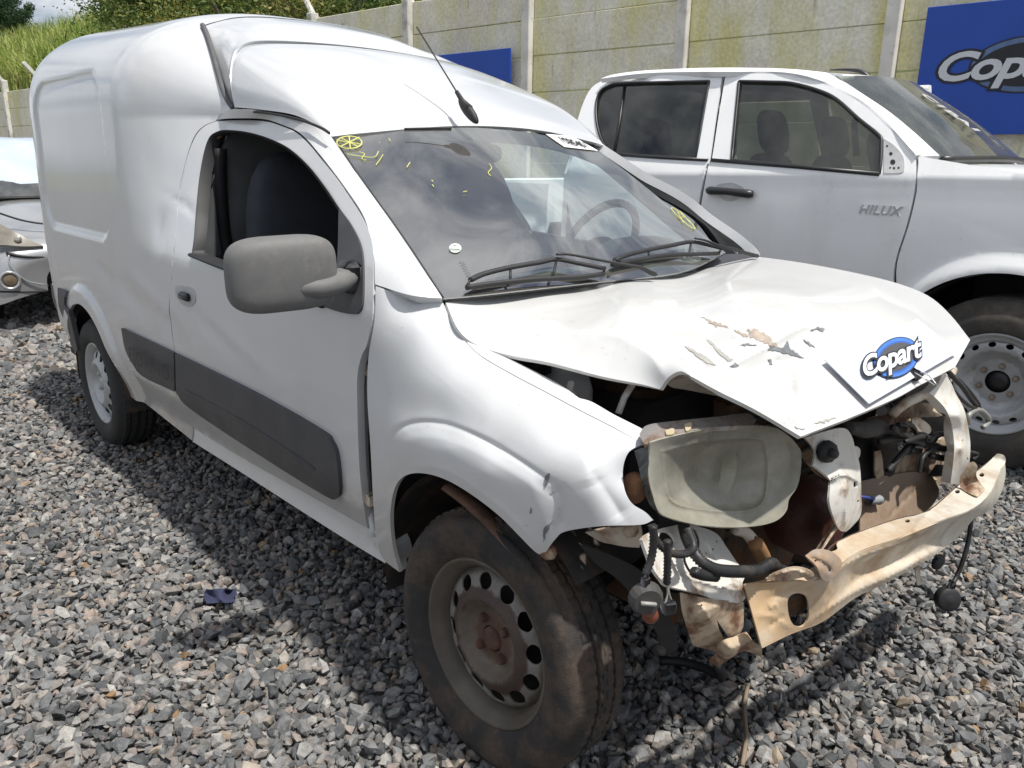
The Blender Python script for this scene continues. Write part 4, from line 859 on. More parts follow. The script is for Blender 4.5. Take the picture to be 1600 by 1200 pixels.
# loose crushed stones: too many to count, one object
ico = []
ph = (1+5**.5)/2
for a in (-1, 1):
    for b in (-ph, ph): ico += [(0, a, b), (a, b, 0), (b, 0, a)]
ico = np.array(ico)/math.sqrt(1+ph*ph)
tri = []
for i in range(12):
    for j in range(i+1, 12):
        for k in range(j+1, 12):
            if all(abs(np.linalg.norm(ico[p]-ico[q])-1.0515) < .01 for p, q in ((i, j), (j, k), (i, k))):
                tri.append((i, j, k) if np.linalg.det(np.array([ico[i], ico[j], ico[k]])) > 0 else (i, k, j))
tri = np.array(tri)
def grid_pts(sp, d0, d1, dens=.97):
    r_ = np.arange(-d1, d1, sp); X, Y = np.meshgrid(r_, r_); X = X+rs.uniform(-.48, .48, X.shape)*sp; Y = Y+rs.uniform(-.48, .48, Y.shape)*sp
    P = np.stack([X.ravel(), Y.ravel()], 1); d = np.linalg.norm(P, axis=1); a = np.arctan2(P[:, 1], P[:, 0])
    da = np.abs((a-YAW+math.pi) % (2*math.pi)-math.pi); m = (d >= d0) & (d < d1) & ((da < R(47)) | (d < 1.6)) & (rs.rand(len(d)) < dens)
    P = P[m]; return P+CP[:2]
sets = [(grid_pts(.0215, .35, 3.6), .0150, 0), (grid_pts(.0235, .35, 3.2, .38), .017, .009), (grid_pts(.029, 3.6, 5.6), .018, .002), (grid_pts(.052, 5.6, 10.5), .033, .0), (grid_pts(.09, 10.5, 17), .05, 0)]
VV = []; FF = []; CC = []; base = 0
for P, rad_, zoff in sets:
    # skip what hides under the tyres
    k = len(P); s_ = rad_*np.exp(rs.normal(0, .28, k)); shp = np.stack([np.ones(k), rs.uniform(.55, .90, k), rs.uniform(.34, .68, k)], 1)*s_[:, None]
    q = rs.normal(size=(k, 4)); q[:, 1:3] *= .33; q /= np.linalg.norm(q, axis=1)[:, None]; w0, x0, y0, z0 = q.T
    M = np.stack([1-2*(y0*y0+z0*z0), 2*(x0*y0-z0*w0), 2*(x0*z0+y0*w0), 2*(x0*y0+z0*w0), 1-2*(x0*x0+z0*z0), 2*(y0*z0-x0*w0), 2*(x0*z0-y0*w0), 2*(y0*z0+x0*w0), 1-2*(x0*x0+y0*y0)], 1).reshape(k, 3, 3)
    B = ico[None]*(1+rs.uniform(-.34, .30, (k, 12, 1)))+rs.normal(0, .11, (k, 12, 3)); B = B*shp[:, None, :]
    B = np.einsum('kij,kvj->kvi', M, B)
    zc = rs.uniform(-.006, .006, k)+zoff-.004+.004*np.sin(P[:, 0]*5.1+1)*np.sin(P[:, 1]*4.3)
    if rad_ > .025: zc -= rad_*.25
    B[:, :, 0] += P[:, 0, None]; B[:, :, 1] += P[:, 1, None]; B[:, :, 2] += zc[:, None]
    VV.append(B.reshape(-1, 3)); FF.append((tri[None]+base+12*np.arange(k)[:, None, None]).reshape(-1, 3)); base += 12*k
    CC.append(np.repeat(rs.rand(k), 12))
VV = np.concatenate(VV); FF = np.concatenate(FF); CC = np.concatenate(CC)
me = bpy.data.meshes.new('gravel'); me.vertices.add(len(VV)); me.vertices.foreach_set('co', VV.ravel().astype(np.float32)); me.loops.add(FF.size); me.loops.foreach_set('vertex_index', FF.ravel().astype(np.int32))
me.polygons.add(len(FF)); me.polygons.foreach_set('loop_start', np.arange(0, FF.size, 3, dtype=np.int32)); me.polygons.foreach_set('loop_total', np.full(len(FF), 3, dtype=np.int32)); me.polygons.foreach_set('use_smooth', np.zeros(len(FF), bool)); me.update(calc_edges=True)
at_ = me.attributes.new('stone', 'FLOAT', 'POINT'); at_.data.foreach_set('value', CC.astype(np.float32))
print('stones', len(VV)//12, 'tris', len(FF))
sm_, n, b_ = nodes('crushed_granite'); setp(b_, rough=.72, spec=.4)
a_ = n.nodes.new('ShaderNodeAttribute'); a_.attribute_name = 'stone'
c1 = ramp(n, a_.outputs['Fac'], [(0, (.11, .115, .12)), (.22, (.21, .215, .22)), (.45, (.33, .33, .325)), (.60, (.28, .245, .215)), (.72, (.46, .45, .43)), (.84, (.42, .335, .285)), (.90, (.22, .225, .23)), (.96, (.60, .58, .54)), (.992, (.42, .33, .24)), (1, (.45, .27, .13))])
n2 = tex(n, 'n', 55, 5, .65); c2 = ramp(n, n2.outputs['Fac'], [(.25, (.33, .33, .34)), (.55, (.66, .66, .66)), (.8, (.88, .86, .83))]); mm = mix(n, 1.0, c1.outputs[0], c2.outputs[0], 'MULTIPLY'); n.links.new(mm.outputs[0], b_.inputs['Base Color'])
n3 = tex(n, 'n', 240, 4, .6); bump(n, b_, n3.outputs['Fac'], .8, .0015)
me.materials.append(sm_); go = bpy.data.objects.new('gravel', me); COL.objects.link(go); tag(go, 'grey and pinkish crushed stone gravel covering the whole yard', 'gravel', kind='stuff')
# a scrap of dark cloth and a few dry bits on the stones
V, F = netg([[at(320+j*12+rs.uniform(-3, 3), 920+i*7+rs.uniform(-2, 2), z=rs.uniform(.012, .05)) for j in range(5)] for i in range(4)], 4, 4)
o = mesh('cloth_scrap', V, F, mat('navy_cloth', (.03, .035, .08), .9), None); tag(o, 'crumpled dark blue scrap of cloth lying on the gravel', 'scrap')
# ---------------------------------------------------------------- precast concrete wall, yaw .1404, wall frame (s along, n behind, z up)
WY, WD = .14042, 7.797; wa = np.array([math.cos(WY), math.sin(WY), 0]); wn = np.array([-math.sin(WY), math.cos(WY), 0])
def wp(s, n_=0, z=0): return wa*s+wn*(WD+n_)+np.array([0, 0, z])
wall = thing('concrete_wall', 'long weathered wall of precast concrete slabs with yellow-green moss stains behind the cars', 'wall', tuple(wp(-6.7)))
wm, n, b_ = nodes('mossy_precast_concrete'); setp(b_, rough=.92)
t1 = tex(n, 'n', 1.4, 8, .62); t2 = tex(n, 'n', 1.0, 8, .6, vec=(2.2, 2.2, .55)); t3 = tex(n, 'n', 26, 6); t4 = tex(n, 'n', 2.6, 10, .68, vec=(5, 5, .8)); t5 = tex(n, 'n', 6, 10, .75)
r1 = ramp(n, t1.outputs['Fac'], [(.30, (.64, .60, .50)), (.55, (.80, .77, .66)), (.75, (.86, .84, .76))])
r2 = ramp(n, t2.outputs['Fac'], [(.44, (0, 0, 0)), (.66, (.85,)*3)]); m1 = mix(n, r2.outputs[0], r1.outputs[0], (.66, .62, .26))
r4 = ramp(n, t4.outputs['Fac'], [(.60, (0, 0, 0)), (.80, (.7,)*3)]); m2 = mix(n, r4.outputs[0], m1.outputs[0], (.13, .125, .095))
r5 = ramp(n, t5.outputs['Fac'], [(.66, (0, 0, 0)), (.74, (.85,)*3)]); m3 = mix(n, r5.outputs[0], m2.outputs[0], (.075, .075, .055))
r3 = ramp(n, t3.outputs['Fac'], [(.3, (.82,)*3), (.7, (1.1,)*3)]); m4 = mix(n, 1, m3.outputs[0], r3.outputs[0], 'MULTIPLY'); n.links.new(m4.outputs[0], b_.inputs['Base Color']); bump(n, b_, t3.outputs['Fac'], .8, .004)
WALLM = wm; POSTM = mat('pale_concrete_post', (.70, .68, .62), .9, var=.2, scale=3, dirt=(.22, .21, .15), dscale=4, dlo=.5, dhi=.75, bmp=.002, bscale=60)
rw = np.array([wa, wn, [0, 0, 1]]).T
NP = 17; pitch = 2.5; s0 = -1.68+3*pitch
for i in range(NP):
    s_ = s0-i*pitch; V, F = boxg(wp(s_, -.02, 1.93), (.15 if i > 0 else .15, .17, 3.9), rw, .012)
    if i > 9: V[:, 2] *= (3.5/3.86)
    mesh('post', V, F, POSTM, wall, False)
    if i >= 9:
        V, F = boxg(wp(s_, -.15, 3.62), (.10, .09, .55), rw@np.array([[1, 0, 0], [0, math.cos(.7), -math.sin(.7)], [0, math.sin(.7), math.cos(.7)]])); mesh('post_arm', V, F, POSTM, wall, False)
    if i == NP-1: break
    top = 3.80 if i < 9 else 3.2
    k = 0; z = top
    while z > .05:
        h_ = .488; dz = rs.uniform(-.004, .004); dn = rs.uniform(-.008, .008); tl_ = rs.uniform(-.004, .004)
        Wc = wp(s_-pitch/2, .03+dn, z-h_/2+dz); V, F = boxg(Wc, (pitch-.155, .055, h_), rw, .006)
        ss = (V-Wc)@wa; V[:, 2] += tl_*ss
        if i == 5 and k == 0: V[:, 2] = np.where((ss > .9) & (V[:, 2] > z-.2), V[:, 2]-.06, V[:, 2])
        mesh('slab', V, F, WALLM, wall, False); z -= .5; k += 1
# blue sign boards fixed to the wall
BLUE = mat('sign_blue', (.008, .065, .40), .45, var=.12, scale=1.5); BLK = mat('sign_black', (.012, .013, .02), .5); WHT = mat('sign_white', (.62, .64, .68), .5, var=.05); BLU2 = mat('logo_blue', (.03, .14, .48), .45); BLU3 = mat('logo_grey_blue', (.10, .17, .32), .5)
def ellipse_ring(a0, b0, a1, b1, n=48, z=0, sx=0, sy=0):
    V = []; F = []
    for i in range(n):
        t = 2*math.pi*i/n; V += [(a0*math.cos(t), b0*math.sin(t), z), (a1*math.cos(t)+sx, b1*math.sin(t)+sy, z)]
    for i in range(n): j = (i+1) % n; F.append((2*i, 2*i+1, 2*j+1, 2*j))
    return np.array(V), F
def logo(parent, O, X, Y, W_, mats_, lift0=.003, ys=1.0, conform=None, fn=None):
    """oval ring, dark oval and outlined word, W_ = word width; conform() lays it on a curved card"""
    X = np.array(X, float); Y = np.array(Y, float); X /= np.linalg.norm(X); Y = Y/np.linalg.norm(Y)*ys; O = np.array(O, float); u = W_/3.1; ox = .42*u
    V = None
    for nm, a1, b1, m, lf in (('logo_outline', 1.22, .86, mats_['black'], 1), ('logo_ring', 1.17, .81, mats_['ring'], 2), ('logo_ring_inner', 1.02, .66, mats_['ring2'], 3), ('logo_oval', .94, .58, mats_['oval'], 4)):
        V = [(ox, 0, 0)]; F = []; K = 40
        for q in range(1, 7):
            for k in range(K): t = 2*math.pi*k/K; V.append((ox+a1*u*q/6*math.cos(t), b1*u*q/6*math.sin(t), 0))
        for k in range(K): F.append((0, 1+k, 1+(k+1) % K))
        for q in range(5):
            for k in range(K): F.append((1+q*K+k, 1+(q+1)*K+k, 1+(q+1)*K+(k+1) % K, 1+q*K+(k+1) % K))
        V = np.array(V); mesh(nm, (fn(V/W_, lf) if fn else place(V, O, X, Y, lift0*lf)), F, m, parent, False)
    V, F = textmesh('Copart', 1.0, .0, .28, .92); k = W_/(V[:, 0].max()-V[:, 0].min())
    Vb, Fb = textmesh('Copart', 1.0, .085, .28, .92); Vb[:, 1] *= 1.06
    Vw, Fw = textmesh('Copart', 1.0, .026, .28, .92); Vw[:, 1] *= 1.06
    mesh('word_outline', (fn(Vb*k/W_, 6) if fn else place(Vb*k, O, X, Y, lift0*5)), Fb, mats_['black'], parent, False); mesh('word', (fn(Vw*k/W_, 8) if fn else place(Vw*k, O, X, Y, lift0*6)), Fw, mats_['white'], parent, False)
def wplane(px, py, n_=-.11):
    d = ray(px, py); t = (WD+n_-CP@wn)/(d@wn); return CP+t*d
sb_ = thing('sign_board', 'blue board with an oval logo on the wall above the pickup bonnet', 'sign', tuple(wp(0, -.13, 2.3)), 'blue boards on the wall')
A = wplane(1437, 110); sL = A@wa; V, F = boxg(wp(sL+1.25, -.13, 2.27), (2.5, .03, 1.262), rw, .004); mesh('board', V, F, BLUE, sb_, False)
lc = wp(wplane(1458, 110, -.148)@wa+.66, -.148, wplane(1500, 108, -.148)[2]+.01); LM = dict(black=BLK, ring=BLU3, ring2=BLK, oval=BLK, white=WHT)
logo(sb_, lc, wa, (0, 0, 1), 1.30, LM, .0015, .74)
sb2 = thing('sign_board', 'plain end of a blue board on the wall behind the van roof', 'sign', tuple(wp(-8, -.13, 2.5)), 'blue boards on the wall')
B_ = wplane(799, 110); sR = B_@wa; V, F = boxg(wp(sR-1.25, -.13, 2.32), (2.5, .03, 1.22), rw, .004); mesh('board', V, F, BLUE, sb2, False)
lg2 = wp(sR-1.35, -.148, 2.30); logo(sb2, lg2, wa, (0, 0, 1), 1.2, LM, .0015)
# ---------------------------------------------------------------- hill behind the wall, grass, trees
def hz(s, n_):
    return 1.9+(.36+.12*sm(-14, -24, s))*np.minimum(n_, 14)+.10*np.maximum(n_-14, 0)+.25*np.sin(s*.35)*np.sin(n_*.4+1)+.02*np.maximum(-s-15, 0)*0
S_, N_ = np.meshgrid(np.linspace(-75, 25, 70), np.linspace(.35, 60, 50)); H = hz(S_, N_)
V = [wp(s, n_, z) for s, n_, z in zip(S_.ravel(), N_.ravel(), H.ravel())]; F = [(i*70+j, i*70+j+1, (i+1)*70+j+1, (i+1)*70+j) for i in range(49) for j in range(69)]
hill = mesh('hill', V, F, mat('weedy_earth', (.085, .11, .035), .95, var=.5, scale=1.2, dirt=(.16, .13, .06), dscale=1.0, dlo=.5, dhi=.7), None); hill['kind'] = 'structure'
def leafmat(name, a, b, c):
    m, n, b_ = nodes(name); setp(b_, rough=.6); t = n.nodes.new('ShaderNodeAttribute'); t.attribute_name = 'leaf'; r_ = ramp(n, t.outputs['Fac'], [(0, a), (.5, b), (1, c)]); n.links.new(r_.outputs[0], b_.inputs['Base Color'])
    tl = n.nodes.new('ShaderNodeBsdfTranslucent'); n.links.new(r_.outputs[0], tl.inputs[0]); ms = n.nodes.new('ShaderNodeMixShader'); ms.inputs[0].default_value = .35
    n.links.new(b_.outputs[0], ms.inputs[1]); n.links.new(tl.outputs[0], ms.inputs[2]); n.links.new(ms.outputs[0], n.nodes['Material Output'].inputs[0]); return m
def fastmesh(name, V, F, m, parent, attr=None):
    V = np.asarray(V, np.float32); F = np.asarray(F, np.int32); me = bpy.data.meshes.new(name); me.vertices.add(len(V)); me.vertices.foreach_set('co', V.ravel()); k = F.shape[1]
    me.loops.add(F.size); me.loops.foreach_set('vertex_index', F.ravel()); me.polygons.add(len(F)); me.polygons.foreach_set('loop_start', np.arange(0, F.size, k, dtype=np.int32)); me.polygons.foreach_set('loop_total', np.full(len(F), k, dtype=np.int32)); me.polygons.foreach_set('use_smooth', np.zeros(len(F), bool)); me.update(calc_edges=True)
    if attr is not None: a = me.attributes.new('leaf', 'FLOAT', 'POINT'); a.data.foreach_set('value', np.asarray(attr, np.float32))
    me.materials.append(m); o = bpy.data.objects.new(name, me); COL.objects.link(o)
    if parent is not None: o.parent = parent; o.matrix_parent_inverse = inv(parent)
    return o
GRASS = leafmat('elephant_grass', (.08, .15, .02), (.26, .34, .07), (.50, .47, .18))
# blades: arching strips of three quads
k = 22000; ss = rs.uniform(-62, -8, k); nn_ = rs.uniform(.4, 1, k)**1.3*15; Pb = wa*ss[:, None]+wn*(WD+nn_)[:, None]; Pb[:, 2] = hz(ss, nn_)
Ln = rs.uniform(.6, 1.9, k); az = rs.uniform(0, 2*math.pi, k); dr_ = np.stack([np.cos(az), np.sin(az), np.zeros(k)], 1); sd = np.stack([-np.sin(az), np.cos(az), np.zeros(k)], 1); wid = rs.uniform(.014, .045, k)
lean = rs.uniform(.15, .9, k); rows_ = []
for t in (0, .4, .75, 1.0):
    c_ = Pb+dr_*(lean*Ln*t*t)[:, None]+np.array([0, 0, 1.])*(Ln*(t-.35*lean*t*t))[:, None]; w__ = (wid*(1-t)**.5+.002)[:, None]*sd; rows_ += [c_-w__, c_+w__]
V = np.stack(rows_, 1).reshape(-1, 3); F = np.concatenate([np.stack([8*np.arange(k)+2*i, 8*np.arange(k)+2*i+1, 8*np.arange(k)+2*i+3, 8*np.arange(k)+2*i+2], 1) for i in range(3)])
cl = np.clip(.5+.35*np.sin(ss*.7)*np.cos(nn_*.9)+rs.normal(0, .22, k), 0, 1); gr = fastmesh('grass', V, F, GRASS, None, np.repeat(cl, 8)); tag(gr, 'tall yellow-green grass on the slope behind the wall', 'grass', kind='stuff')
BARK = mat('grey_bark', (.13, .11, .085), .95, var=.4, scale=8, bmp=.01, bscale=20)
def tree(name, s, n_, z0, h, rad_, lm, label, nleaf=5000, leaf=.11, group=None, seed=0, crown0=.35, squash=.8, lean=(0, 0)):
    r2 = np.random.RandomState(seed); base = wp(s, n_, z0); t = thing(name, label, 'tree', tuple(base), group)
    tb = MB(); top = base+np.array([lean[0], lean[1], h*.75]); P_ = crv([base-[0, 0, .3], base+(top-base)*.35+r2.normal(0, .12, 3), base+(top-base)*.7+r2.normal(0, .15, 3), top], 4); tb.add(*tubeg(P_, np.linspace(.05*h**.6+.05, .03, len(P_)), 8), smooth=True)
    ends = []
    for i in range(9):
        a = r2.uniform(0, 6.28); f = r2.uniform(.3, .95); p0 = P_[int(f*(len(P_)-1))]; el = r2.uniform(.1, .9); p2 = p0+rad_*r2.uniform(.5, .95)*np.array([math.cos(a)*math.cos(el), math.sin(a)*math.cos(el), math.sin(el)*squash]); pm = (p0+p2)/2+[0, 0, .12*rad_]
        tb.add(*tubeg(crv([p0, pm, p2], 3), np.linspace(.05, .012, 7), 5), smooth=True); ends += [pm, p2, (pm+p2)/2]
    tr_ = tb.build('trunk', BARK, t)
    cc = base+np.array([lean[0], lean[1], h*.68]); C_ = []
    for i in range(34):
        v = r2.normal(size=3); v /= np.linalg.norm(v); C_.append(cc+v*rad_*r2.uniform(.45, 1.0)*np.array([1, 1, squash]))
    C_ = np.array(ends+C_); ci = r2.randint(0, len(C_), nleaf); cs_ = r2.uniform(.16, .34, len(C_))*rad_
    off = r2.normal(size=(nleaf, 3)); off *= (r2.rand(nleaf)**.4/np.linalg.norm(off, axis=1))[:, None]; P = C_[ci]+off*cs_[ci][:, None]
    u = r2.normal(size=(nleaf, 3)); u /= np.linalg.norm(u, axis=1)[:, None]; u[:, 2] *= .5; v = np.cross(u, r2.normal(size=(nleaf, 3))); v /= np.linalg.norm(v, axis=1)[:, None]; L_ = leaf*r2.uniform(.6, 1.3, nleaf)[:, None]
    V = np.stack([P, P+u*L_*.5+v*L_*.24, P+u*L_-np.array([0, 0, .25])*L_, P+u*L_*.5-v*L_*.24], 1).reshape(-1, 3); F = np.arange(4*nleaf).reshape(-1, 4)
    fastmesh('crown', V, F, lm, t, np.repeat(np.clip(r2.rand(len(C_))[ci]*.6+r2.rand(nleaf)*.4, 0, 1), 4)); return t
LG = leafmat('mixed_green_leaves', (.035, .075, .015), (.085, .15, .03), (.24, .26, .06)); LD = leafmat('dark_green_leaves', (.012, .04, .012), (.025, .07, .02), (.06, .12, .03)); LY = leafmat('yellow_green_leaves', (.06, .10, .02), (.16, .20, .04), (.36, .30, .08))
def spx(px, py, n_):
    P = wplane(px, py, n_); return P@wa, P[2]
TR = [(8, 36, 30, 9, 3.4, LD, 'dark green dense tree on the far slope at the left edge', 9000, .20), (205, -12, 7, 5.0, 2.0, LG, 'leafy green tree rising behind the van roof at the rear', 7000, .11), (240, 0, 5, 4.4, 2.4, LY, 'yellow-green bushy tree just behind the wall, above the roof peak', 8000, .10),
      (330, 0, 4, 4.0, 2.2, LG, 'bushy tree with mixed leaves behind the van roof seam', 8000, .10), (420, 4, 3, 3.6, 1.9, LY, 'yellowish tree behind the wall to the left of the leaning post', 7000, .09), (545, 2, 3.0, 3.4, 1.8, LG, 'green tree hanging over the low corner of the wall', 7000, .09)]
for i, (px, py, n_, h, rd, lm, lb_, nl, lf) in enumerate(TR):
    s_, z_ = spx(px, py, n_); zb = max(hz(s_, n_), z_-h*.68-.2) if i else z_-h*.68-rd*.1; zb = hz(s_, n_) if i else z_-h*.60
    h2 = max((z_-zb)/.68, 1.5) if i else h
    tree('dark_tree' if i == 0 else 'leafy_tree', s_, n_, zb, h2+.6, rd, lm, lb_, int(nl*2.2), lf*1.25, seed=i+3, group='trees behind the wall' if i else None)
# thorny weeds right behind the wall and a leaning post
def bush(px, n_, w_, hh, lm, label, seed, nl=5500, leaf=.10):
    r2 = np.random.RandomState(seed); s_, z_ = spx(px, 40, n_); base = wp(s_, n_, hz(s_, n_)); t = thing('bush', label, 'bush', tuple(base), 'bushes behind the wall'); tb = MB()
    for i in range(10):
        a = r2.uniform(0, 6.28); p2 = base+np.array([math.cos(a)*w_*.6, math.sin(a)*w_*.6, hh*r2.uniform(.6, 1)]); tb.add(*tubeg(crv([base, (base+p2)/2+[0, 0, .2], p2], 3), [.02]*7, 4))
    tb.build('stem', BARK, t)['kind'] = 'stuff'
    P = base+r2.normal(0, 1, (nl, 3))*[w_*.5, w_*.35, hh*.28]+[0, 0, hh*.6]; u = r2.normal(size=(nl, 3)); u /= np.linalg.norm(u, axis=1)[:, None]; v = np.cross(u, r2.normal(size=(nl, 3))); v /= np.linalg.norm(v, axis=1)[:, None]; L_ = leaf*r2.uniform(.6, 1.4, nl)[:, None]
    V = np.stack([P, P+u*L_*.5+v*L_*.2, P+u*L_, P+u*L_*.5-v*L_*.2], 1).reshape(-1, 3); fastmesh('foliage', V, np.arange(4*nl).reshape(-1, 4), lm, t, np.repeat(r2.rand(nl), 4))
for j, (px, n_, w_, hh, lm, lb_) in enumerate([(215, 1.6, 2.2, 2.6, LG, 'green bush rising above the van roof rear'), (290, 1.4, 1.8, 2.7, LY, 'yellow-green bush above the highest point of the van'), (390, 1.2, 1.5, 2.7, LG, 'dark leafy bush behind the roof of the van, left of the wall corner'), (480, 1.0, 1.3, 2.4, LY, 'light bush at the wall corner beside the leaning post'), (590, 1.0, 1.0, 2.2, LG, 'low bush peeping over the broken wall slab')]): bush(px, n_, w_, hh, lm, lb_, 50+j)
P_ = [wplane(508, 60, .35), wplane(472, -12, .35)]; V, F = tubeg([P_[0]-(P_[1]-P_[0])*1.5, P_[1]], .055, 8); o = mesh('leaning_post', V, F, POSTM, None, False); tag(o, 'old post leaning to the left behind the low part of the wall', 'post')
# ================================================================ WHITE PICKUP behind (own frame: x forward, y left)
pk = thing('pickup_truck', 'white double-cab pickup with tinted windows and no door mirror, parked behind the van', 'pickup', (HX, HY, 0), rz=HA)
HPA = mat('pickup_white', (.84, .845, .85), .36, 0, .7, .03, 2, dirt=(.42, .39, .33), dscale=2.5, dlo=.62, dhi=.95)
def HWd(x, z):
    y = .925-.03*((np.minimum(z, 1.22)-.92)/.38)**2*np.where(z < .92, .7, 1)
    y = y-np.maximum(z-1.27, 0)*.50
    y = y+.035*sm(.60, .50, np.hypot(x, z-.385))*sm(.40, .48, np.hypot(x, z-.385))+.035*sm(.60, .50, np.hypot(x+3.085, z-.385))
    y = y-.30*np.clip((x-.35)/.7, 0, 1.3)**2.2-.03*np.clip((-2.7-x), 0, .08)*5
    return y
def hside(V2, off=0.0):
    V2 = np.atleast_2d(np.asarray(V2, float)); y = np.full(len(V2), -.9)
    for _ in range(25):
        P = np.array([CP+((yy-(CP-_ho)@_hn)/(d@_hn))*d for yy, d in zip(y, ray(V2[:, 0], V2[:, 1]))]); X = (P-_ho)@_ha; y = .5*y+.5*(-(HWd(X, P[:, 2])+off))
    return P
def hloc(U, off=0.0): return Hw(np.stack([U[:, 0], -(HWd(U[:, 0], U[:, 1])+off), U[:, 1]], 1))
def hpx(x, z, off=0): return tuple(proj(hloc(np.array([[x, z]]), off))[0])
HF = Hw(np.array([[0, -9, 1.5]]))[0]
fd = [(1134, 115), (1134, 115), (1225, 116), (1284, 130), (1336, 155), (1375, 186), (1424, 239), (1431, 253), (1429, 297), (1417, 350), (1398, 413), hpx(-.47, .70), hpx(-.50, .56), hpx(-.50, .56), hpx(-1.62, .56), hpx(-1.62, .56), hpx(-1.60, .8), (1094, 329), (1106, 262), (1112, 250), (1123, 180)]
fw = [(1155, 127), (1155, 127), (1200, 128), (1237, 130), (1278, 141), (1307, 155), (1342, 186), (1373, 211), (1377, 224), (1375, 270), (1375, 270), (1300, 265), (1143, 250), (1143, 250)]
d1 = panel('front_door', fd, hside, HPA, pk, holes=[fw], step=11, t=.02)
def inner_of(P, k=.93):
    o2 = outline(P, 5); return [tuple(p) for p in o2]
panel('side_window', fw, lambda V: hside(V, -.012), TINT, d1, step=14, t=.004, back=False)
BLKT = mat('window_trim_black', (.02, .02, .022), .4)
def loopt(name, P, par, r_=.008, off=.0, f=hside):
    q = f(outline(P, 4), off); q = np.vstack([q, q[:1]]); V, F = tubeg(q, r_, 6, cap=False); return mesh(name, V, F, BLKT, par)
loopt('window_surround', fw, d1, .009)
V, F = tubeg(hside([(1112, 250), (1240, 260), (1374, 272)], .003), .011, 6); mesh('belt_strip', V, F, BLKT, d1)
rd_ = [(1129, 115), (1129, 115), (1118, 180), (1108, 250), (1102, 262), (1089, 330), hpx(-1.64, .8), hpx(-1.66, .56), hpx(-1.66, .56), hpx(-2.45, .56), hpx(-2.45, .56), hpx(-2.52, .85), hpx(-2.62, 1.20), (900, 232), (899, 205), (908, 170), (922, 140), (942, 126), (975, 119), (1040, 115)]
rw_ = [(1108, 127), (1108, 127), (1087, 247), (1087, 247), (1020, 244), (962, 239), (945, 229), (934, 200), (931, 170), (936, 146), (952, 134), (980, 130)]
d2 = panel('rear_door', rd_, hside, HPA, pk, holes=[rw_], step=11, t=.02)
panel('side_window', rw_, lambda V: hside(V, -.012), TINT, d2, step=14, t=.004, back=False); loopt('window_surround', rw_, d2, .009)
V, F = tubeg(hside([(976, 131), (968, 190), (960, 237)], -.006), .008, 6); mesh('window_divider', V, F, BLKT, d2)
V, F = tubeg(hside([(960, 241), (1030, 246), (1106, 250)], .003), .010, 6); mesh('belt_strip', V, F, BLKT, d2)
# mirror mounting triangle, bare metal with holes
tri_ = [(1381, 216), (1381, 216), (1398, 228), (1411, 244), (1413, 262), (1408, 270), (1381, 271), (1381, 271)]
tp_ = panel('mirror_plate', tri_, lambda V: hside(V, .004), mat('bare_plate', (.50, .50, .50), .5), d1, step=5, t=.004)
for (a, b_, r_) in ((1386, 228, 1.6), (1392, 240, 2.6), (1395, 253, 4.0), (1391, 262, 1.4), (1397, 262.5, 1.8), (1404, 262, 1.6)):
    panel('plate_hole', [(a+r_*math.cos(t), b_+r_*math.sin(t)) for t in np.linspace(0, 6.28, 9)[:-1]], lambda V: hside(V, .0055), BLKT, tp_, step=2, t=.0005)
# handle
hd0 = hside([(1144, 299)])[0]
cup = [(1118, 292), (1135, 286), (1152, 288), (1166, 300), (1150, 313), (1130, 312)]
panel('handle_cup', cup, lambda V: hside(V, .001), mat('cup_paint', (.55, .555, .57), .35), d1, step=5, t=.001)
P_ = hside([(1109, 297), (1120, 298), (1144, 299), (1168, 302), (1179, 303)]); P_ = P_-_hn*np.array([.012, .035, .045, .035, .012])[:, None]
V, F = tubeg(crv(P_, 4), np.interp(np.linspace(0, 1, 17), [0, .15, .5, .85, 1], [.020, .030, .024, .030, .020]), 10, flat=.8); mesh('door_handle', V, F, BLKT, d1)
# chrome lettering
A_ = hside([(1340, 327), (1409, 331)]); X_ = A_[1]-A_[0]; wd = np.linalg.norm(X_); V, F = textmesh('HILUX', .09, .002, .25, 1.12, .003); V[:, 0] *= wd/(V[:, 0].max()-V[:, 0].min())*.98; V[:, 1] *= .66
mesh('badge', place(V, A_.mean(0), X_/wd, (0, 0, 1), .004), F, mat('badge_silver', (.62, .63, .65), .3, .5), d1, False)
# roof, rail and pillar
rail = [(1134, 112), (1134, 112), (1226, 113), (1286, 127), (1338, 152), (1378, 183), (1427, 237), (1434, 242), (1468, 243), (1468, 243), (1430, 208), (1390, 175), (1350, 148), (1313, 124), (1290, 113), (1290, 113), (1240, 108), (1180, 106), (1100, 106), (1010, 110), (960, 116), (938, 123), (938, 123), (1000, 115), (1060, 112.5)]
ctl = [(1134, 112, 'h', -.668), (1226, 113, 'h', -.655), (1286, 127, 'h', -.68), (1338, 152, 'h', -.72), (1378, 183, 'h', -.765), (1430, 239, 'h', -.865), (1468, 243, 'h', -.80), (1430, 208, 'h', -.755), (1390, 175, 'h', -.70), (1313, 124, 'h', -.60), (1290, 113, 'h', -.60), (1180, 106, 'h', -.60), (1010, 110, 'h', -.61), (938, 123, 'h', -.66), (1000, 115, 'h', -.67)]
panel('roof_rail', rail, lifter(ctl), HPA, pk, step=7, t=.03)
Rg = [[Hw(np.array([x, y, z-.02*(abs(y)/.6)**2*1.2])) for y in np.linspace(-.60, .60, 7)] for x, z in ((-2.66, 1.80), (-2.5, 1.84), (-2.0, 1.855), (-1.5, 1.845), (-1.05, 1.80), (-.99, 1.785))]
V, F = netg(Rg, 4, 2); sheet('roof', V, F, HPA, pk, .02, face=(0, 3, 9))
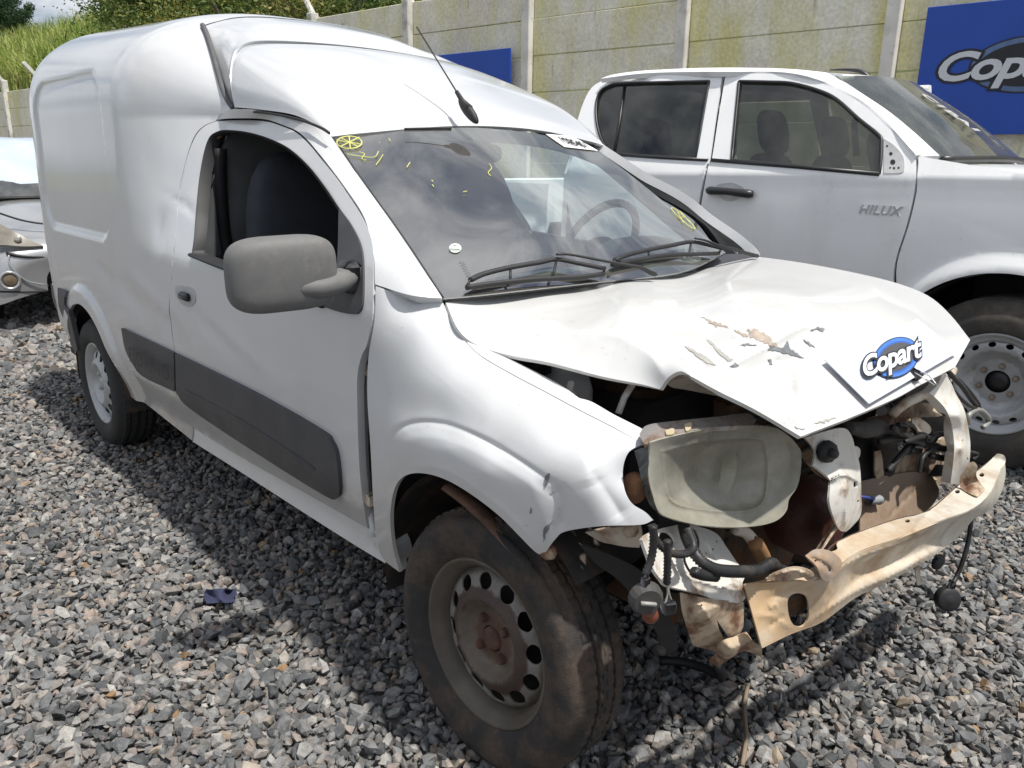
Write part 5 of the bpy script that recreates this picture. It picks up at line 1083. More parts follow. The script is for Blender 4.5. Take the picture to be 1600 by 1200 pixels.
Wg = [[Hw(np.array([x+.10*(1-(y/w_)**2), y, z+.02*(1-(y/w_)**2)])) for y in np.linspace(-w_, w_, 7)] for x, z, w_ in ((-1.03, 1.765, .60), (-.72, 1.56, .68), (-.45, 1.345, .76))]
V, F = netg(Wg, 5, 3); ws = sheet('windscreen', V, F, glass('pickup_windscreen_glass', (.55, .60, .55), 1.9, .05), pk, .004, face=(4, 0, 4))
V, F = textmesh('C1BA1', .13, .005, 0, 1.0); n_ = np.cross(Hw(np.array([-.30, -.1, 1.40]))-Hw(np.array([-.88, -.1, 1.78])), _hn); n_ /= np.linalg.norm(n_); n_ = n_ if n_[2] > 0 else -n_
O_ = Hw(np.array([-.63, -.08, 1.583])); Yd = Hw(np.array([-.88, .0, 1.78]))-Hw(np.array([-.30, .0, 1.40])); Yd /= np.linalg.norm(Yd)
mesh('windscreen_writing', place(V, O_+n_*.012, -Yd, np.cross(n_, -Yd), 0), F, mat('white_marker', (.36, .36, .36), .8), ws, False)
hg = [[Hw(np.array([x, y, z-.05*(abs(y)/.78)**4])) for y in np.linspace(-w_, w_, 9)] for x, z, w_ in ((-.44, 1.335, .78), (-.1, 1.325, .80), (.35, 1.27, .80), (.75, 1.16, .72), (.92, 1.05, .62))]
V, F = netg(hg, 4, 2); sheet('bonnet', V, F, HPA, pk, .02, face=(0, 3, 9))
V, F = tubeg(crv([Hw(np.array([-.42, -.70, 1.35])), Hw(np.array([-.36, 0, 1.36])), Hw(np.array([-.42, .70, 1.35]))], 6), .018, 6); mesh('wiper_tray', V, F, BLKT, pk)
# wing with wheel arch, front end, bed
ar = [(.50*math.cos(a), .385+.50*math.sin(a)) for a in np.linspace(math.pi, 0, 15)]
_q = hside([(1435, 244), (1434.5, 262), (1432.5, 297), (1420.5, 350), (1401.5, 413)]); _q = [(float((p-_ho)@_ha), float(p[2])) for p in _q]
wg = [_q[0]]+_q+[(-.455, .70), (-.485, .50), (-.485, .50)]+ar[1:-1]+[(.52, .48), (.52, .48), (.85, .50), (.95, .60), (.95, .60), (.92, .95), (.85, 1.10), (.5, 1.20), (.1, 1.275), (-.2, 1.32), (-.2, 1.32)]
panel('front_wing', wg, hloc, HPA, pk, step=.03, t=.02, face=HF, eps=.004)
# far side closed body: inner blocks keep daylight out of the cab and engine bay
b = MB(); b.add(*boxg((0, 0, 0), (1, 1, 1)))
def hbox(name, c, sz, m, par=pk, bev=.0):
    V, F = boxg(c, sz, bev=bev); return mesh(name, Hw(V), F, m, par, False)
hbox('cab_floor', (-1.5, 0, .62), (2.2, 1.6, .2), DARK); hbox('bay_block', (.25, 0, .85), (1.0, 1.0, .6), DARK); hbox('front_bumper', (.98, 0, .62), (.18, 1.5, .30), BLACKP, bev=.05); hbox('grille', (.95, 0, .92), (.08, 1.1, .26), BLACKP, bev=.03)
hbox('firewall', (-.44, 0, .95), (.04, 1.5, .7), DARK); hbox('chassis', (-1.6, 0, .45), (4.6, .9, .18), DARK); hbox('dashboard', (-.62, 0, 1.20), (.34, 1.45, .18), DASH, bev=.05)
# far doors and pillars (seen through the windows)
def hmir(name, pts, z, m): pass
FD = [[(-.50, 1.0), (-.50, .6), (-2.55, .6), (-2.60, 1.28), (-.45, 1.28)], [(-1.60, 1.28), (-1.66, 1.78), (-1.78, 1.78), (-1.72, 1.28)], [(-2.42, 1.28), (-2.52, 1.80), (-2.70, 1.80), (-2.64, 1.28)], [(-.45, 1.28), (-1.02, 1.75), (-1.10, 1.75), (-.60, 1.28)], [(-1.0, 1.74), (-1.0, 1.80), (-2.65, 1.82), (-2.65, 1.76)]]
for j, P in enumerate(FD):
    U_ = np.array(P); A = Hw(np.stack([U_[:, 0], HWd(U_[:, 0], U_[:, 1])-.01, U_[:, 1]], 1)); B = A-_hn*.04; k = len(P); F = [tuple(range(k)), tuple(range(k, 2*k))[::-1]]+[(i, (i+1) % k, k+(i+1) % k, k+i) for i in range(k)]
    mesh('far_door' if j == 0 else 'far_pillar' if j < 4 else 'far_rail', list(A)+list(B), F, HPA, pk, False)
for x0, x1 in ((-.50, -1.62), (-1.70, -2.5)):
    P = np.array([(x0-.06, 1.29), (x0-.52 if x0 > -1 else x0-.06, 1.74), (x1-.06, 1.76), (x1, 1.29)]); A = Hw(np.stack([P[:, 0], HWd(P[:, 0], P[:, 1])-.02, P[:, 1]], 1)); mesh('far_window', A, [(0, 1, 2, 3)], TINT, pk, False)
# rear of the cab and bed
P = np.array([(-.62, 1.78), (.62, 1.78), (.86, 1.25), (.88, .6), (-.88, .6), (-.86, 1.25)]); A = Hw(np.stack([np.full(6, -2.68), P[:, 0], P[:, 1]], 1)); A2 = A+_ha*.04; F = [tuple(range(6)), tuple(range(6, 12))[::-1]]+[(i, (i+1) % 6, 6+(i+1) % 6, 6+i) for i in range(6)]; mesh('cab_rear', list(A)+list(A2), F, HPA, pk, False)
bedp = [(-2.78, 1.18), (-2.78, 1.18), (-4.25, 1.18), (-4.25, 1.18), (-4.28, .70), (-4.25, .55), (-4.25, .55), (-3.62, .50), (-3.62, .50)]+[(-3.085+.50*math.cos(a), .385+.50*math.sin(a)) for a in np.linspace(math.pi-.3, .3, 13)]+[(-2.60, .52), (-2.78, .52), (-2.78, .52)]
for mir in (0, 1):
    def lf_(U, mir=mir):
        P = hloc(U)
        if mir: l = (P-_ho)@_hn; P = P-2*l[:, None]*_hn
        return P
    panel('bed_side', bedp, lf_, HPA, pk, step=.07, t=.03, face=HF if not mir else Hw(np.array([[0, 9, 1.]]))[0], eps=.004)
    if mir: panel('front_wing', wg, lf_, HPA, pk, step=.08, t=.02, face=Hw(np.array([[0, 9, 1.]]))[0], eps=.004)
hbox('bed_floor', (-3.5, 0, .75), (1.5, 1.7, .05), DARK); hbox('tailgate', (-4.26, 0, .93), (.05, 1.72, .5), HPA, bev=.015)
# headrests, seats and a black bag-like rear bench
for y_ in (-.40, .40):
    for x_, zz in ((-1.42, 0), (-2.25, -.02)):
        c_ = Hw(np.array([x_, y_, 1.05+zz])); V, F = blob(c_, _ha*.08, _hn*.25, np.array([-.05, 0, .34]), .6, 20, 12); st_ = mesh('seat', V, F, DARK, pk)
        c_ = Hw(np.array([x_-.04, y_, 1.50+zz])); V, F = blob(c_, _ha*.055, _hn*.13, np.array([-.03, 0, .125]), .65, 18, 10); mesh('headrest', V, F, DARK, st_)
P_ = [Hw(np.array([-1.02, .60, z])) for z in (1.25, 1.72)]; V, F = tubeg(crv([Hw(np.array([x, .66, z])) for x, z in ((-1.42, 1.38), (-1.46, 1.60), (-1.38, 1.68), (-1.30, 1.60), (-1.32, 1.38))], 5), .022, 8); mesh('grab_handle', V, F, DARK, pk)
V, F = blob(Hw(np.array([-.78, -.45, 1.32])), _ha*.02, np.array([0, .18, 0]), np.array([-.07, 0, .17]), .9, 20, 10); mesh('steering_wheel', V, F, DARK, pk)
V, F = tubeg(crv([atH(1297, 109.5, -.1), atH(1322, 109, -.1), atH(1346, 112, -.1), atH(1363, 123, -.1)], 4), [.008, .010, .012, .014, .016, .018, .020, .022, .022, .022, .022, .018, .016], 8, flat=.5); mesh('roof_deflector', V, F, BLKT, pk)
# wheels
def hwheel(x, sgn):
    c = Hw(np.array([x, sgn*.78, .385])); wheelset(tuple(c), pk, tuple(_hn*sgn), STEELG, dict(Rt=.388, Rr=.232, W_=.26, seg=180, m=mat('grey_truck_tyre', (.050, .047, .044), .85, var=.3, scale=6, dirt=(.13, .11, .09), dscale=4, dlo=.45, dhi=.7, bmp=.001) if 'grey_truck_tyre' not in bpy.data.materials else bpy.data.materials['grey_truck_tyre']),
        Rr=.228, holes=16, hr=.178, hs=(.012, .016), nuts=6, nutm=mat('brown_lug', (.30, .24, .19), .6, .4) if 'brown_lug' not in bpy.data.materials else bpy.data.materials['brown_lug'], hubr=.052, nr=.075)
def rim(c, parent, ax, m, Rr=.190, holes=12, dome=True, hr=.127, hs=(.0165, .024), nuts=4, nutm=RUST, hubr=.030, off=0.0, nr=.049, rot=.2):
    """the pickup's wider wheel: flat bolt ring round an open hub bore"""
    a, b, d = frame_of(ax); k = Rr
    V, F = latheg([(k+.002, -.012), (k+.004, 0.0), (k, .006), (k-.007, .003), (k-.012, -.008), (k-.026, -.014), (k-.036, -.020), (k-.040, -.04), (k-.03, -.10), (k-.02, -.2)], c, d, 80); rm = mesh('rim', V, F, m, parent, True)
    rad = np.array([0, .050, .085, .10, .125, .150, .165, .185, .20]); hgt = np.array([-.070, -.070, -.070, -.072, -.050, -.020, -.016, -.022, -.034])
    def lift(U_):
        r_ = np.hypot(U_[:, 0], U_[:, 1]); return np.array(c)+U_[:, :1]*a+U_[:, 1:2]*b+np.interp(r_, rad, hgt)[:, None]*d
    ho = []
    for q in range(holes):
        t = rot+2*math.pi*q/holes; e1 = np.array([math.cos(t), math.sin(t)]); e2 = np.array([-e1[1], e1[0]]); ho.append([tuple(hr*e1+hs[0]*math.cos(u)*e1+hs[1]*math.sin(u)*e2) for u in np.linspace(0, 2*math.pi, 11)[:-1]])
    ho.append([(hubr*math.cos(u), hubr*math.sin(u)) for u in np.linspace(0, 2*math.pi, 17)[:-1]])
    disc = panel('wheel_disc', [(.196*math.cos(u), .196*math.sin(u)) for u in np.linspace(0, 2*math.pi, 41)[:-1]], lift, m, parent, holes=ho, step=.013, t=.005, face=np.array(c)+d*2, corner=2, eps=.002)
    V, F = latheg([(0, -.085), (.052, -.085), (.056, -.1)], c, d, 20); mesh('hub', V, F, BLKT, disc, True)
    for q in range(nuts):
        t = rot+.2+2*math.pi*q/nuts; pc_ = np.array(c)+nr*(math.cos(t)*a+math.sin(t)*b)-d*.068; V, F = latheg([(.0, .024), (.009, .022), (.013, .016), (.014, 0)], pc_, d, 6); mesh('wheel_nut', V, F, nutm, disc, False)
    V, F = latheg([(.0, -.12), (.19, -.12)], c, d, 32); mesh('brake_drum', V, F, DARK, disc, True)
    return rm
for x in (0, -3.085):
    for sg in (-1, 1): hwheel(x, sg)
for x in (0, -3.085):
    n = 16; V = []
    for i in range(n+1):
        t = -.1+(math.pi+.2)*i/n
        for y in (.90, .45): V.append(Hw(np.array([x+.495*math.cos(t), -y, .385+.495*math.sin(t)])))
    V.append(Hw(np.array([x, -.45, .3]))); F = [(2*i, 2*i+1, 2*i+3, 2*i+2) for i in range(n)]+[(2*n+2, 2*i+1, 2*i+3) for i in range(n)]; mesh('wheel_arch_liner', V, F, DARK, pk)
# ================================================================ SILVER CAR at the far left
sc_ = thing('silver_car', 'silver hatchback with a hazy headlamp and covered windscreen, behind the van at the left', 'car', (-7.8, .15, 0))
SILV = mat('silver_paint', (.42, .425, .435), .28, .6, .8, .04, 4, dirt=(.30, .28, .25), dscale=4, dlo=.6, dhi=.9)
def loft(st, n=22, e=.62, yc=.15):
    rows = []
    for (x, zt, zb, hw) in st:
        r_ = []
        for i in range(n+1):
            a = math.pi*i/n; cy = math.copysign(abs(math.cos(a))**e, math.cos(a)); sz = max(math.sin(a), 0)**e
            r_.append((x, yc-hw*cy, zb+(zt-zb)*sz))
        rows.append(r_)
    return rows
bd = loft([(-5.86, .50, .30, .40), (-5.84, .56, .26, .60), (-5.87, .64, .22, .72), (-5.95, .70, .20, .79), (-6.15, .79, .19, .815), (-6.5, .885, .19, .825), (-6.9, .965, .20, .83), (-7.6, 1.0, .20, .83), (-8.6, 1.0, .20, .83), (-9.3, .98, .22, .80), (-9.55, .85, .28, .72), (-9.6, .6, .35, .6)], 26, .5)
V, F = netg(bd, 4, 1); sheet('body', V, F, SILV, sc_, .02, face=(-5, 0, 9))
gh = loft([(-6.85, .99, .93, .70), (-7.15, 1.17, .93, .70), (-7.65, 1.42, .93, .68), (-8.2, 1.455, .93, .68), (-8.9, 1.42, .93, .66), (-9.35, 1.15, .93, .66), (-9.5, .98, .93, .64)], 22, .42)
V, F = netg(gh, 4, 1); sheet('cabin', V, F, mat('dark_cabin_glass', (.03, .035, .04), .12, 0, .5), sc_, .02, face=(-5, 0, 9))
for x in (-6.55, -8.95):
    for sg in (-1, 1):
        V, F = latheg([(0, .09), (.16, .085), (.20, .095), (.28, .085), (.30, .05), (.30, -.08), (.2, -.09)], (x, .15+sg*.72, .30), (0, sg, 0), 32); mesh('wheel', V, F, RUB, sc_)
bxf = lambda px, py, x: tuple(at(px, py, x=x))
shp = [(-20, 345), (0, 351), (25, 364), (48, 377), (68, 385), (68, 385), (40, 386), (10, 384), (-20, 380)]
lamp = panel('headlamp', shp, lifter([(-20, 345, 'x', -6.10), (0, 351, 'x', -6.02), (48, 377, 'x', -5.89), (68, 385, 'x', -5.86), (10, 384, 'x', -5.90), (-20, 380, 'x', -5.97)]), mat('hazy_car_lens', (.20, .185, .15), .15, 0, .8, .3, 12), sc_, step=5, t=.03, off=.012)
for (a, b_, r_) in ((27, 373, 6.5), (50, 380, 3)):
    V, F = latheg([(0, .004), (r_*.0035, .006), (r_*.0042, .0), (r_*.003, -.02)], at(a, b_, x=-5.90)+[.02, 0, 0], (1, -.3, .2), 18); mesh('lamp_bowl', V, F, mat('lamp_chrome', (.5, .48, .42), .2, .7) if 'lamp_chrome' not in bpy.data.materials else bpy.data.materials['lamp_chrome'], lamp)
fg = at(15, 438, x=-5.855)
V, F = latheg([(.075, .0), (.07, .016), (.058, .014), (.052, .0), (.0, .002)], fg+[.015, 0, 0], (1, -.15, 0), 24); fo = mesh('fog_lamp', V, F, SILV, sc_)
V, F = latheg([(.0, .010), (.035, .008), (.048, .002), (.05, -.004)], fg+[.018, 0, 0], (1, -.15, 0), 20); mesh('fog_lens', V, F, mat('amber_fog_glass', (.16, .12, .08), .15), fo)
for pts, r_ in (([(-10, 330), (30, 343), (62, 349), (90, 350)], .008), ([(10, 395), (30, 400), (60, 402), (100, 400)], .012), ([(14, 398), (16, 415), (40, 438), (75, 446)], .006), ([(-20, 455), (20, 456), (75, 455)], .008)):
    gl = lifter([(-20, 330, 'x', -6.25), (62, 349, 'x', -6.02), (62, 385, 'x', -5.88), (14, 400, 'x', -5.87), (60, 402, 'x', -5.85), (15, 438, 'x', -5.845), (75, 446, 'x', -5.84), (0, 470, 'x', -5.87), (80, 470, 'x', -5.86)])
    V, F = tubeg(gl(crv(pts, 5)), r_, 6); mesh('panel_groove', V, F, RUB if r_ > .006 else SILV, sc_)
cvv = loft([(-6.93, 1.015, .98, .70), (-7.15, 1.195, .95, .72), (-7.65, 1.455, .95, .70), (-8.2, 1.485, .95, .70), (-8.7, 1.465, .95, .69)], 40, .42); V, F = netg(cvv, 8, 1); V = np.array(V)
V[:, 2] += .012*np.sin(V[:, 0]*17+V[:, 1]*4)+.008*np.sin(V[:, 0]*41-V[:, 1]*13)+.006*np.sin(V[:, 1]*37)
cv = sheet('plastic_cover', V, F, mat('pale_blue_film', (.46, .53, .63), .3, 0, .3, .15, 5), None, .004, face=(-5, 0, 9)); tag(cv, 'crinkled pale blue plastic film draped over the windscreen of the silver car', 'cover')
# ================================================================ CRASHED FRONT: brackets, radiator parts, hoses
def pl(name, out, ctl, m, parent=van, t=.006, step=5, bumps=(), holes=()): return panel(name, out, lifter(ctl, bumps), m, parent, step=step, t=t, holes=holes)
def circ_(a, b_, r_, ry=None, n=10): return [(a+r_*math.cos(t), b_+(ry or r_)*math.sin(t)) for t in np.linspace(0, 2*math.pi, n+1)[:-1]]
WB = mat('bent_white_bracket', (.62, .60, .56), .5, 0, .2, .08, 9, dirt=(.30, .18, .10), dscale=13, dlo=.50, dhi=.66, bmp=.0008, bscale=80)
# dark lumps filling the bay
b = MB(); b.add(*boxg((.0, -.05, .60), (.44, .80, .42), bev=.05)); eb = b.build('engine_block', DARK, van)
for i, (c_, s_) in enumerate([((.12, .12, .80), (.30, .34, .10)), ((.05, -.28, .80), (.2, .2, .12)), ((.26, .35, .55), (.12, .3, .3)), ((.24, -.1, .5), (.14, .3, .24))]):
    V, F = boxg(c_, s_, bev=.03); mesh('engine_part', V, F, BAY, eb)
V, F = boxg((.27, .13, .60), (.05, .80, .44), bev=.01); rad = mesh('radiator', V, F, BAY, van)
for k in range(14):
    V, F = boxg((.297, .13, .42+.028*k), (.006, .74, .008)); mesh('cooling_fin', V, F, DARK, rad)
V, F = latheg([(.0, .10), (.05, .10), (.085, .08), (.095, .03), (.095, -.08), (.07, -.1)], tuple(at(1245, 800, x=.36)), (1, -.3, .05), 28); mesh('fan_motor', V, F, mat('oily_red_metal', (.085, .028, .02), .5, .2, 0, .5, 12, bmp=.002), van)
V, F = latheg([(.0, .0), (.03, .0), (.11, -.015), (.13, -.05)], tuple(at(1215, 850, x=.34)), (1, -.1, .1), 28); mesh('pulley', V, F, BAY, van)
for s_ in (-1, 1):
    V, F = boxg((-.02, s_*.46, .42), (.72, .07, .10), bev=.015); mesh('chassis_rail', V, F, BAY, van)
    V, F = tubeg([(-.02, s_*.62, .25), (.05, s_*.3, .27)], .02, 8); mesh('track_rod', V, F, BAY, van)
    V, F = tubeg([(.02, s_*.60, .36), (.0, s_*.56, .62), (-.03, s_*.52, .86)], .035, 12); mesh('suspension_strut', V, F, BAY, van)
# washer tank, red cap and prop under the lifted bonnet edge
tk = at(885, 600, y=-.52); V, F = latheg([(.0, .07), (.028, .07), (.034, .06), (.034, .045), (.05, .035), (.058, .01), (.060, -.12), (.0, -.12)], tuple(tk+[0, 0, -.02]), (0, 0, 1), 22); wt = mesh('washer_tank', V, F, mat('milky_plastic', (.42, .43, .44), .4), van)
V, F = latheg([(.0, .030), (.024, .028), (.027, .0), (.027, -.01)], tuple(at(863, 580, y=-.52)), (0, 0, 1), 16); mesh('tank_cap', V, F, RUB, wt)
V, F = boxg(at(822, 553, y=-.50), (.06, .05, .035), bev=.012); mesh('red_terminal_cover', V, F, mat('red_plastic', (.35, .03, .02), .5), van)
V, F = tubeg([at(966, 646, y=-.57), at(976, 620, y=-.55), at(992, 594, y=-.54)], .008, 6, flat=.5); mesh('bonnet_stay', V, F, WB, van)
b = [(885, 605), (888, 596), (896, 597), (893, 610), (900, 616), (888, 612)]; pl('latch_tab', b, [(885, 605, 'y', -.60), (896, 597, 'y', -.60), (900, 616, 'y', -.605), (888, 612, 'y', -.605)], WB, t=.003, step=3)
# hinge strip in the door gap
P_ = [at(x, y, y=-.72) for x, y in ((584, 500), (574, 600), (572, 700), (578, 780), (586, 838))]
V, F = tubeg(crv(P_, 4), .012, 4, flat=.4); mesh('door_jamb', V, F, PAINTD, van)
for (a, b_) in ((570, 575), (577, 780)): V, F = boxg(at(a, b_, y=-.745), (.03, .02, .035), bev=.004); mesh('door_hinge', V, F, BEIGE, van)
# upright bracket between lamp and grille opening
nb = [(1258, 684), (1258, 684), (1290, 674), (1319, 669), (1331, 682), (1337, 704), (1341, 716), (1344, 731), (1346, 770), (1345, 804), (1332, 822), (1322, 831), (1322, 831), (1312, 828), (1304, 812), (1296, 784), (1297, 752), (1285, 738), (1270, 727), (1270, 727), (1274, 705)]
nbo = pl('lamp_bracket', nb, [(1258, 684, 'x', .485), (1319, 669, 'x', .50), (1337, 704, 'x', .505), (1273, 727, 'x', .50), (1297, 752, 'x', .525), (1345, 770, 'x', .515), (1345, 804, 'x', .52), (1320, 828, 'x', .535), (1320, 760, 'x', .535), (1322, 800, 'x', .54), (1300, 700, 'x', .50)], WB, t=.005, step=3, bumps=[([(1296, 752), (1318, 742), (1344, 754)], 4, .030, 1.0), ([(1322, 748), (1322, 790), (1320, 828)], 5, .030, 1.0), ([(1285, 676), (1300, 712), (1318, 742)], 6, .014, 1.0), ([(1328, 676), (1336, 712), (1342, 750)], 4, -.012, 1.0)], holes=[circ_(1337, 757, 3.4, 5.5), circ_(1341, 783, 2, 2.2)])
V, F = latheg([(.0, .030), (.009, .028), (.011, .018), (.011, .014), (.022, .012), (.024, .0), (.012, -.02)], tuple(at(1290, 705, x=.505)), (.9, -.35, .1), 10); mesh('bracket_bolt', V, F, RUB, nbo)
tb_ = [(1336, 698), (1344, 702), (1343, 714), (1337, 717)]; pl('bracket_tab', tb_, [(1336, 698, 'x', .50), (1344, 702, 'x', .495), (1343, 714, 'x', .495), (1337, 717, 'x', .50)], WB, nbo, t=.004, step=3)
sb3 = [(1250, 708), (1250, 708), (1268, 704), (1272, 722), (1290, 740), (1294, 750), (1294, 750), (1276, 742), (1258, 722)]
pl('bracket_brace', sb3, [(1250, 708, 'x', .44), (1268, 704, 'x', .47), (1294, 750, 'x', .47), (1258, 722, 'x', .44)], RUSTY, nbo, t=.004, step=4)
# tan splash plate
sp = [(1344, 752), (1344, 752), (1397, 741), (1440, 737), (1456, 744), (1465, 760), (1466, 775), (1449, 797), (1420, 811), (1352, 832), (1344, 834), (1344, 834)]
spo = pl('splash_plate', sp, [(1344, 752, 'x', .43), (1440, 737, 'x', .505), (1466, 775, 'x', .53), (1420, 811, 'x', .52), (1344, 834, 'x', .48), (1400, 780, 'x', .49)], mat('muddy_plate', (.27, .20, .145), .7, var=.2, scale=10, dirt=(.20, .11, .06), dscale=10, dlo=.5, dhi=.75, bmp=.001), t=.004, bumps=[([(1455, 748), (1420, 775), (1385, 812)], 3, -.006, 1.2)], holes=[circ_(1374, 782, 8.5, 7)])
V, F = tubeg(crv([at(1344, 776, x=.47), at(1358, 778, x=.48), at(1372, 781, x=.47)], 4), .004, 6); mesh('blue_lead', V, F, mat('blue_cable', (.04, .06, .25), .5), spo)
V, F = latheg([(.010, -.02), (.012, 0), (.010, .006), (.012, .012), (.009, .02), (0, .02)], tuple(at(1368, 781, x=.475)), (.3, .9, -.1), 12); mesh('plug', V, F, mat('plug_grey', (.3, .31, .32), .5), spo)
# curved far support and upper cross tube
fs_ = [(1474, 578), (1474, 578), (1486, 598), (1494, 616), (1504, 634), (1510, 652), (1516, 690), (1515, 722), (1513, 736), (1500, 748), (1498, 757), (1498, 757), (1485, 756), (1485, 756), (1489, 726), (1491, 697), (1487, 664), (1478, 640), (1462, 622), (1452, 614), (1452, 614), (1466, 600)]
fso = pl('radiator_support', fs_, [(1474, 578, 'x', .53), (1452, 614, 'x', .53), (1504, 634, 'x', .555), (1487, 664, 'x', .565), (1516, 690, 'x', .56), (1491, 700, 'x', .575), (1512, 736, 'x', .57), (1490, 757, 'x', .575), (1496, 650, 'x', .575), (1503, 700, 'x', .585)], mat('dusty_white_support', (.64, .62, .57), .5, 0, .2, .08, 9, dirt=(.42, .27, .14), dscale=11, dlo=.50, dhi=.70), t=.022, step=4, bumps=[([(1492, 625), (1502, 660), (1505, 700), (1500, 745)], 4, .012, 1.3)], holes=[circ_(1504, 690, 1.5, 4), circ_(1512, 717, 1.2, 3)])
P_ = crv([at(x, y, x=xx) for x, y, xx in ((1392, 650, .49), (1412, 632, .50), (1436, 620, .51), (1460, 609, .515), (1478, 593, .51), (1486, 578, .48))], 5); V, F = tubeg(P_, np.interp(np.linspace(0, 1, len(P_)), [0, .5, 1], [.012, .014, .016]), 10, flat=.8); mesh('cross_tube', V, F, BEIGE, van)
for q, xx, m in (([(1402, 640), (1402, 640), (1425, 628), (1455, 630), (1475, 622), (1480, 636), (1470, 650), (1440, 652), (1415, 656), (1400, 664)], .47, RUSTY), ([(1425, 655), (1425, 655), (1434, 652), (1452, 664), (1454, 676), (1440, 680), (1428, 672)], .50, BEIGE), ([(1463, 690), (1463, 690), (1478, 682), (1490, 690), (1490, 700), (1470, 702)], .50, BEIGE),
                 ([(1368, 706), (1368, 706), (1395, 700), (1420, 712), (1450, 700), (1474, 712), (1480, 745), (1460, 760), (1440, 738), (1400, 742), (1370, 748)], .46, RUSTY), ([(1420, 702), (1432, 692), (1445, 700), (1447, 735), (1436, 742), (1420, 742)], .40, BEIGE), ([(1352, 660), (1375, 650), (1400, 648), (1425, 668), (1400, 690), (1365, 700)], .35, BAY)):
    pl('front_panel_scrap', q, [(q[0][0], q[0][1], 'x', xx)]+[(p[0], p[1], 'x', xx+rs.uniform(-.015, .03)) for p in q[2::2]]+[(q[-1][0], q[-1][1], 'x', xx-.01)], m, t=.004, step=5)
for k in range(16):
    a, b_ = rs.uniform(1352, 1486), rs.uniform(655, 752); r1_ = rs.uniform(7, 17); xx = np.clip(.36+(a-1352)/134*.16+rs.uniform(-.03, .03), .3, .54); n_ = rs.randint(5, 8); an = np.sort(rs.uniform(0, 6.28, n_)); q = []
    for t_ in an: q += [(a+r1_*math.cos(t_)*1.3, b_+r1_*math.sin(t_))]*2
    m_ = (RUSTY, BEIGE, BAY, WB, RUB)[k % 5]; pl('front_panel_scrap', q, [(a-r1_, b_-r1_, 'x', xx+rs.uniform(-.03, .03)), (a+r1_, b_-r1_, 'x', xx+rs.uniform(-.03, .03)), (a+r1_, b_+r1_, 'x', xx+rs.uniform(-.03, .03)), (a-r1_, b_+r1_, 'x', xx+rs.uniform(-.03, .03)), (a, b_, 'x', xx+.02)], m_, t=.004, step=4)
# dark rubber duct hanging beside the bracket
P_ = crv([at(x, y, x=xx) for x, y, xx in ((1322, 668, .47), (1352, 672, .48), (1372, 668, .47), (1383, 700, .46), (1372, 745, .43))], 5); V, F = tubeg(P_, [.02]*3+list(np.linspace(.024, .035, len(P_)-3)), 10, flat=.7); mesh('air_duct', V, F, mat('dusty_rubber_duct', (.05, .045, .045), .8, bmp=.002), van)
V, F = blob(at(1352, 712, x=.40), (.03, 0, 0), (0, .09, 0), (0, 0, .08), .7, 18, 10); mesh('duct_box', V, F, DARK, van)
# cables
def cab(pts, xx, r_=.006, co=True, name='cable', m=WIRE, key='x', par=van):
    xs_ = xx if hasattr(xx, '__len__') else [xx]*len(pts)
    P = crv([at(p[0], p[1], **{key: v}) for p, v in zip(pts, xs_)], 8); V, F = corrug(P, r_) if co else tubeg(P, r_, 6); return mesh(name, V, F, m, par)
cab([(1068, 822), (1074, 842), (1084, 862), (1098, 879), (1120, 890), (1152, 893), (1184, 891), (1197, 884), (1207, 880), (1213, 890), (1206, 900)], [.42, .44, .47, .49, .505, .515, .52, .52, .52, .515, .51], .0105, name='wiring_conduit')
cab([(1206, 884), (1222, 892), (1236, 898)], [.515, .51, .50], .011, name='wiring_conduit')
cab([(1018, 820), (1026, 845), (1043, 861), (1061, 866), (1077, 863), (1084, 852), (1074, 825)], [.46, .47, .48, .485, .485, .48, .46], .0065, name='wiring_conduit')
cab([(1021, 822), (1021, 850), (1017, 875), (1008, 898)], .50, .0065, name='wiring_conduit'); cab([(1043, 845), (1043, 880), (1042, 912)], .505, .0062, name='wiring_conduit')
cab([(1085, 894), (1100, 899), (1118, 901)], .50, .009, name='wiring_conduit')
cab([(1070, 866), (1070, 878), (1078, 893), (1086, 897)], .50, .0022, False, 'thin_wire'); cab([(1084, 826), (1091, 845), (1090, 862)], .47, .0022, False, 'thin_wire')
GREYW = mat('bare_grey_wire', (.35, .34, .32), .5)
cab([(1009, 897), (1006, 915)], .50, .002, False, 'thin_wire', GREYW); cab([(1042, 912), (1043, 928), (1039, 944)], .505, .0018, False, 'thin_wire', GREYW); cab([(1043, 912), (1046, 930), (1052, 946)], .505, .0018, False, 'thin_wire', GREYW)
c_ = at(1009, 934, x=.50); V, F = latheg([(.0, .012), (.022, .012), (.028, .004), (.028, -.006), (.014, -.012), (.012, -.022), (.0, -.022)], tuple(c_), (.8, -.5, -.1), 18); bh = mesh('bulb_holder', V, F, mat('dusty_black_holder', (.06, .058, .055), .7), van, False); V, F = boxg(c_+[.012, -.008, -.002], (.006, .026, .005), np.array([[.85, .5, 0], [-.5, .85, .2], [0, -.2, 1]])); mesh('holder_slot', V, F, GREYW, bh)
V, F = boxg(at(1008, 914, x=.50), (.012, .016, .03), bev=.003); mesh('holder_neck', V, F, BLACKP, bh)
V, F = blob(at(1016, 961, x=.50), (.014, 0, 0), (0, .014, 0), (0, 0, .015), 1, 12, 8); mesh('amber_bulb', V, F, mat('amber_bulb_glass', (.15, .04, .02), .25), bh)
V, F = boxg(at(1044, 948, x=.505), (.02, .026, .024), np.array([[.9, .3, 0], [-.3, .9, .1], [0, -.1, 1]]), .004); mesh('connector', V, F, BLACKP, van)
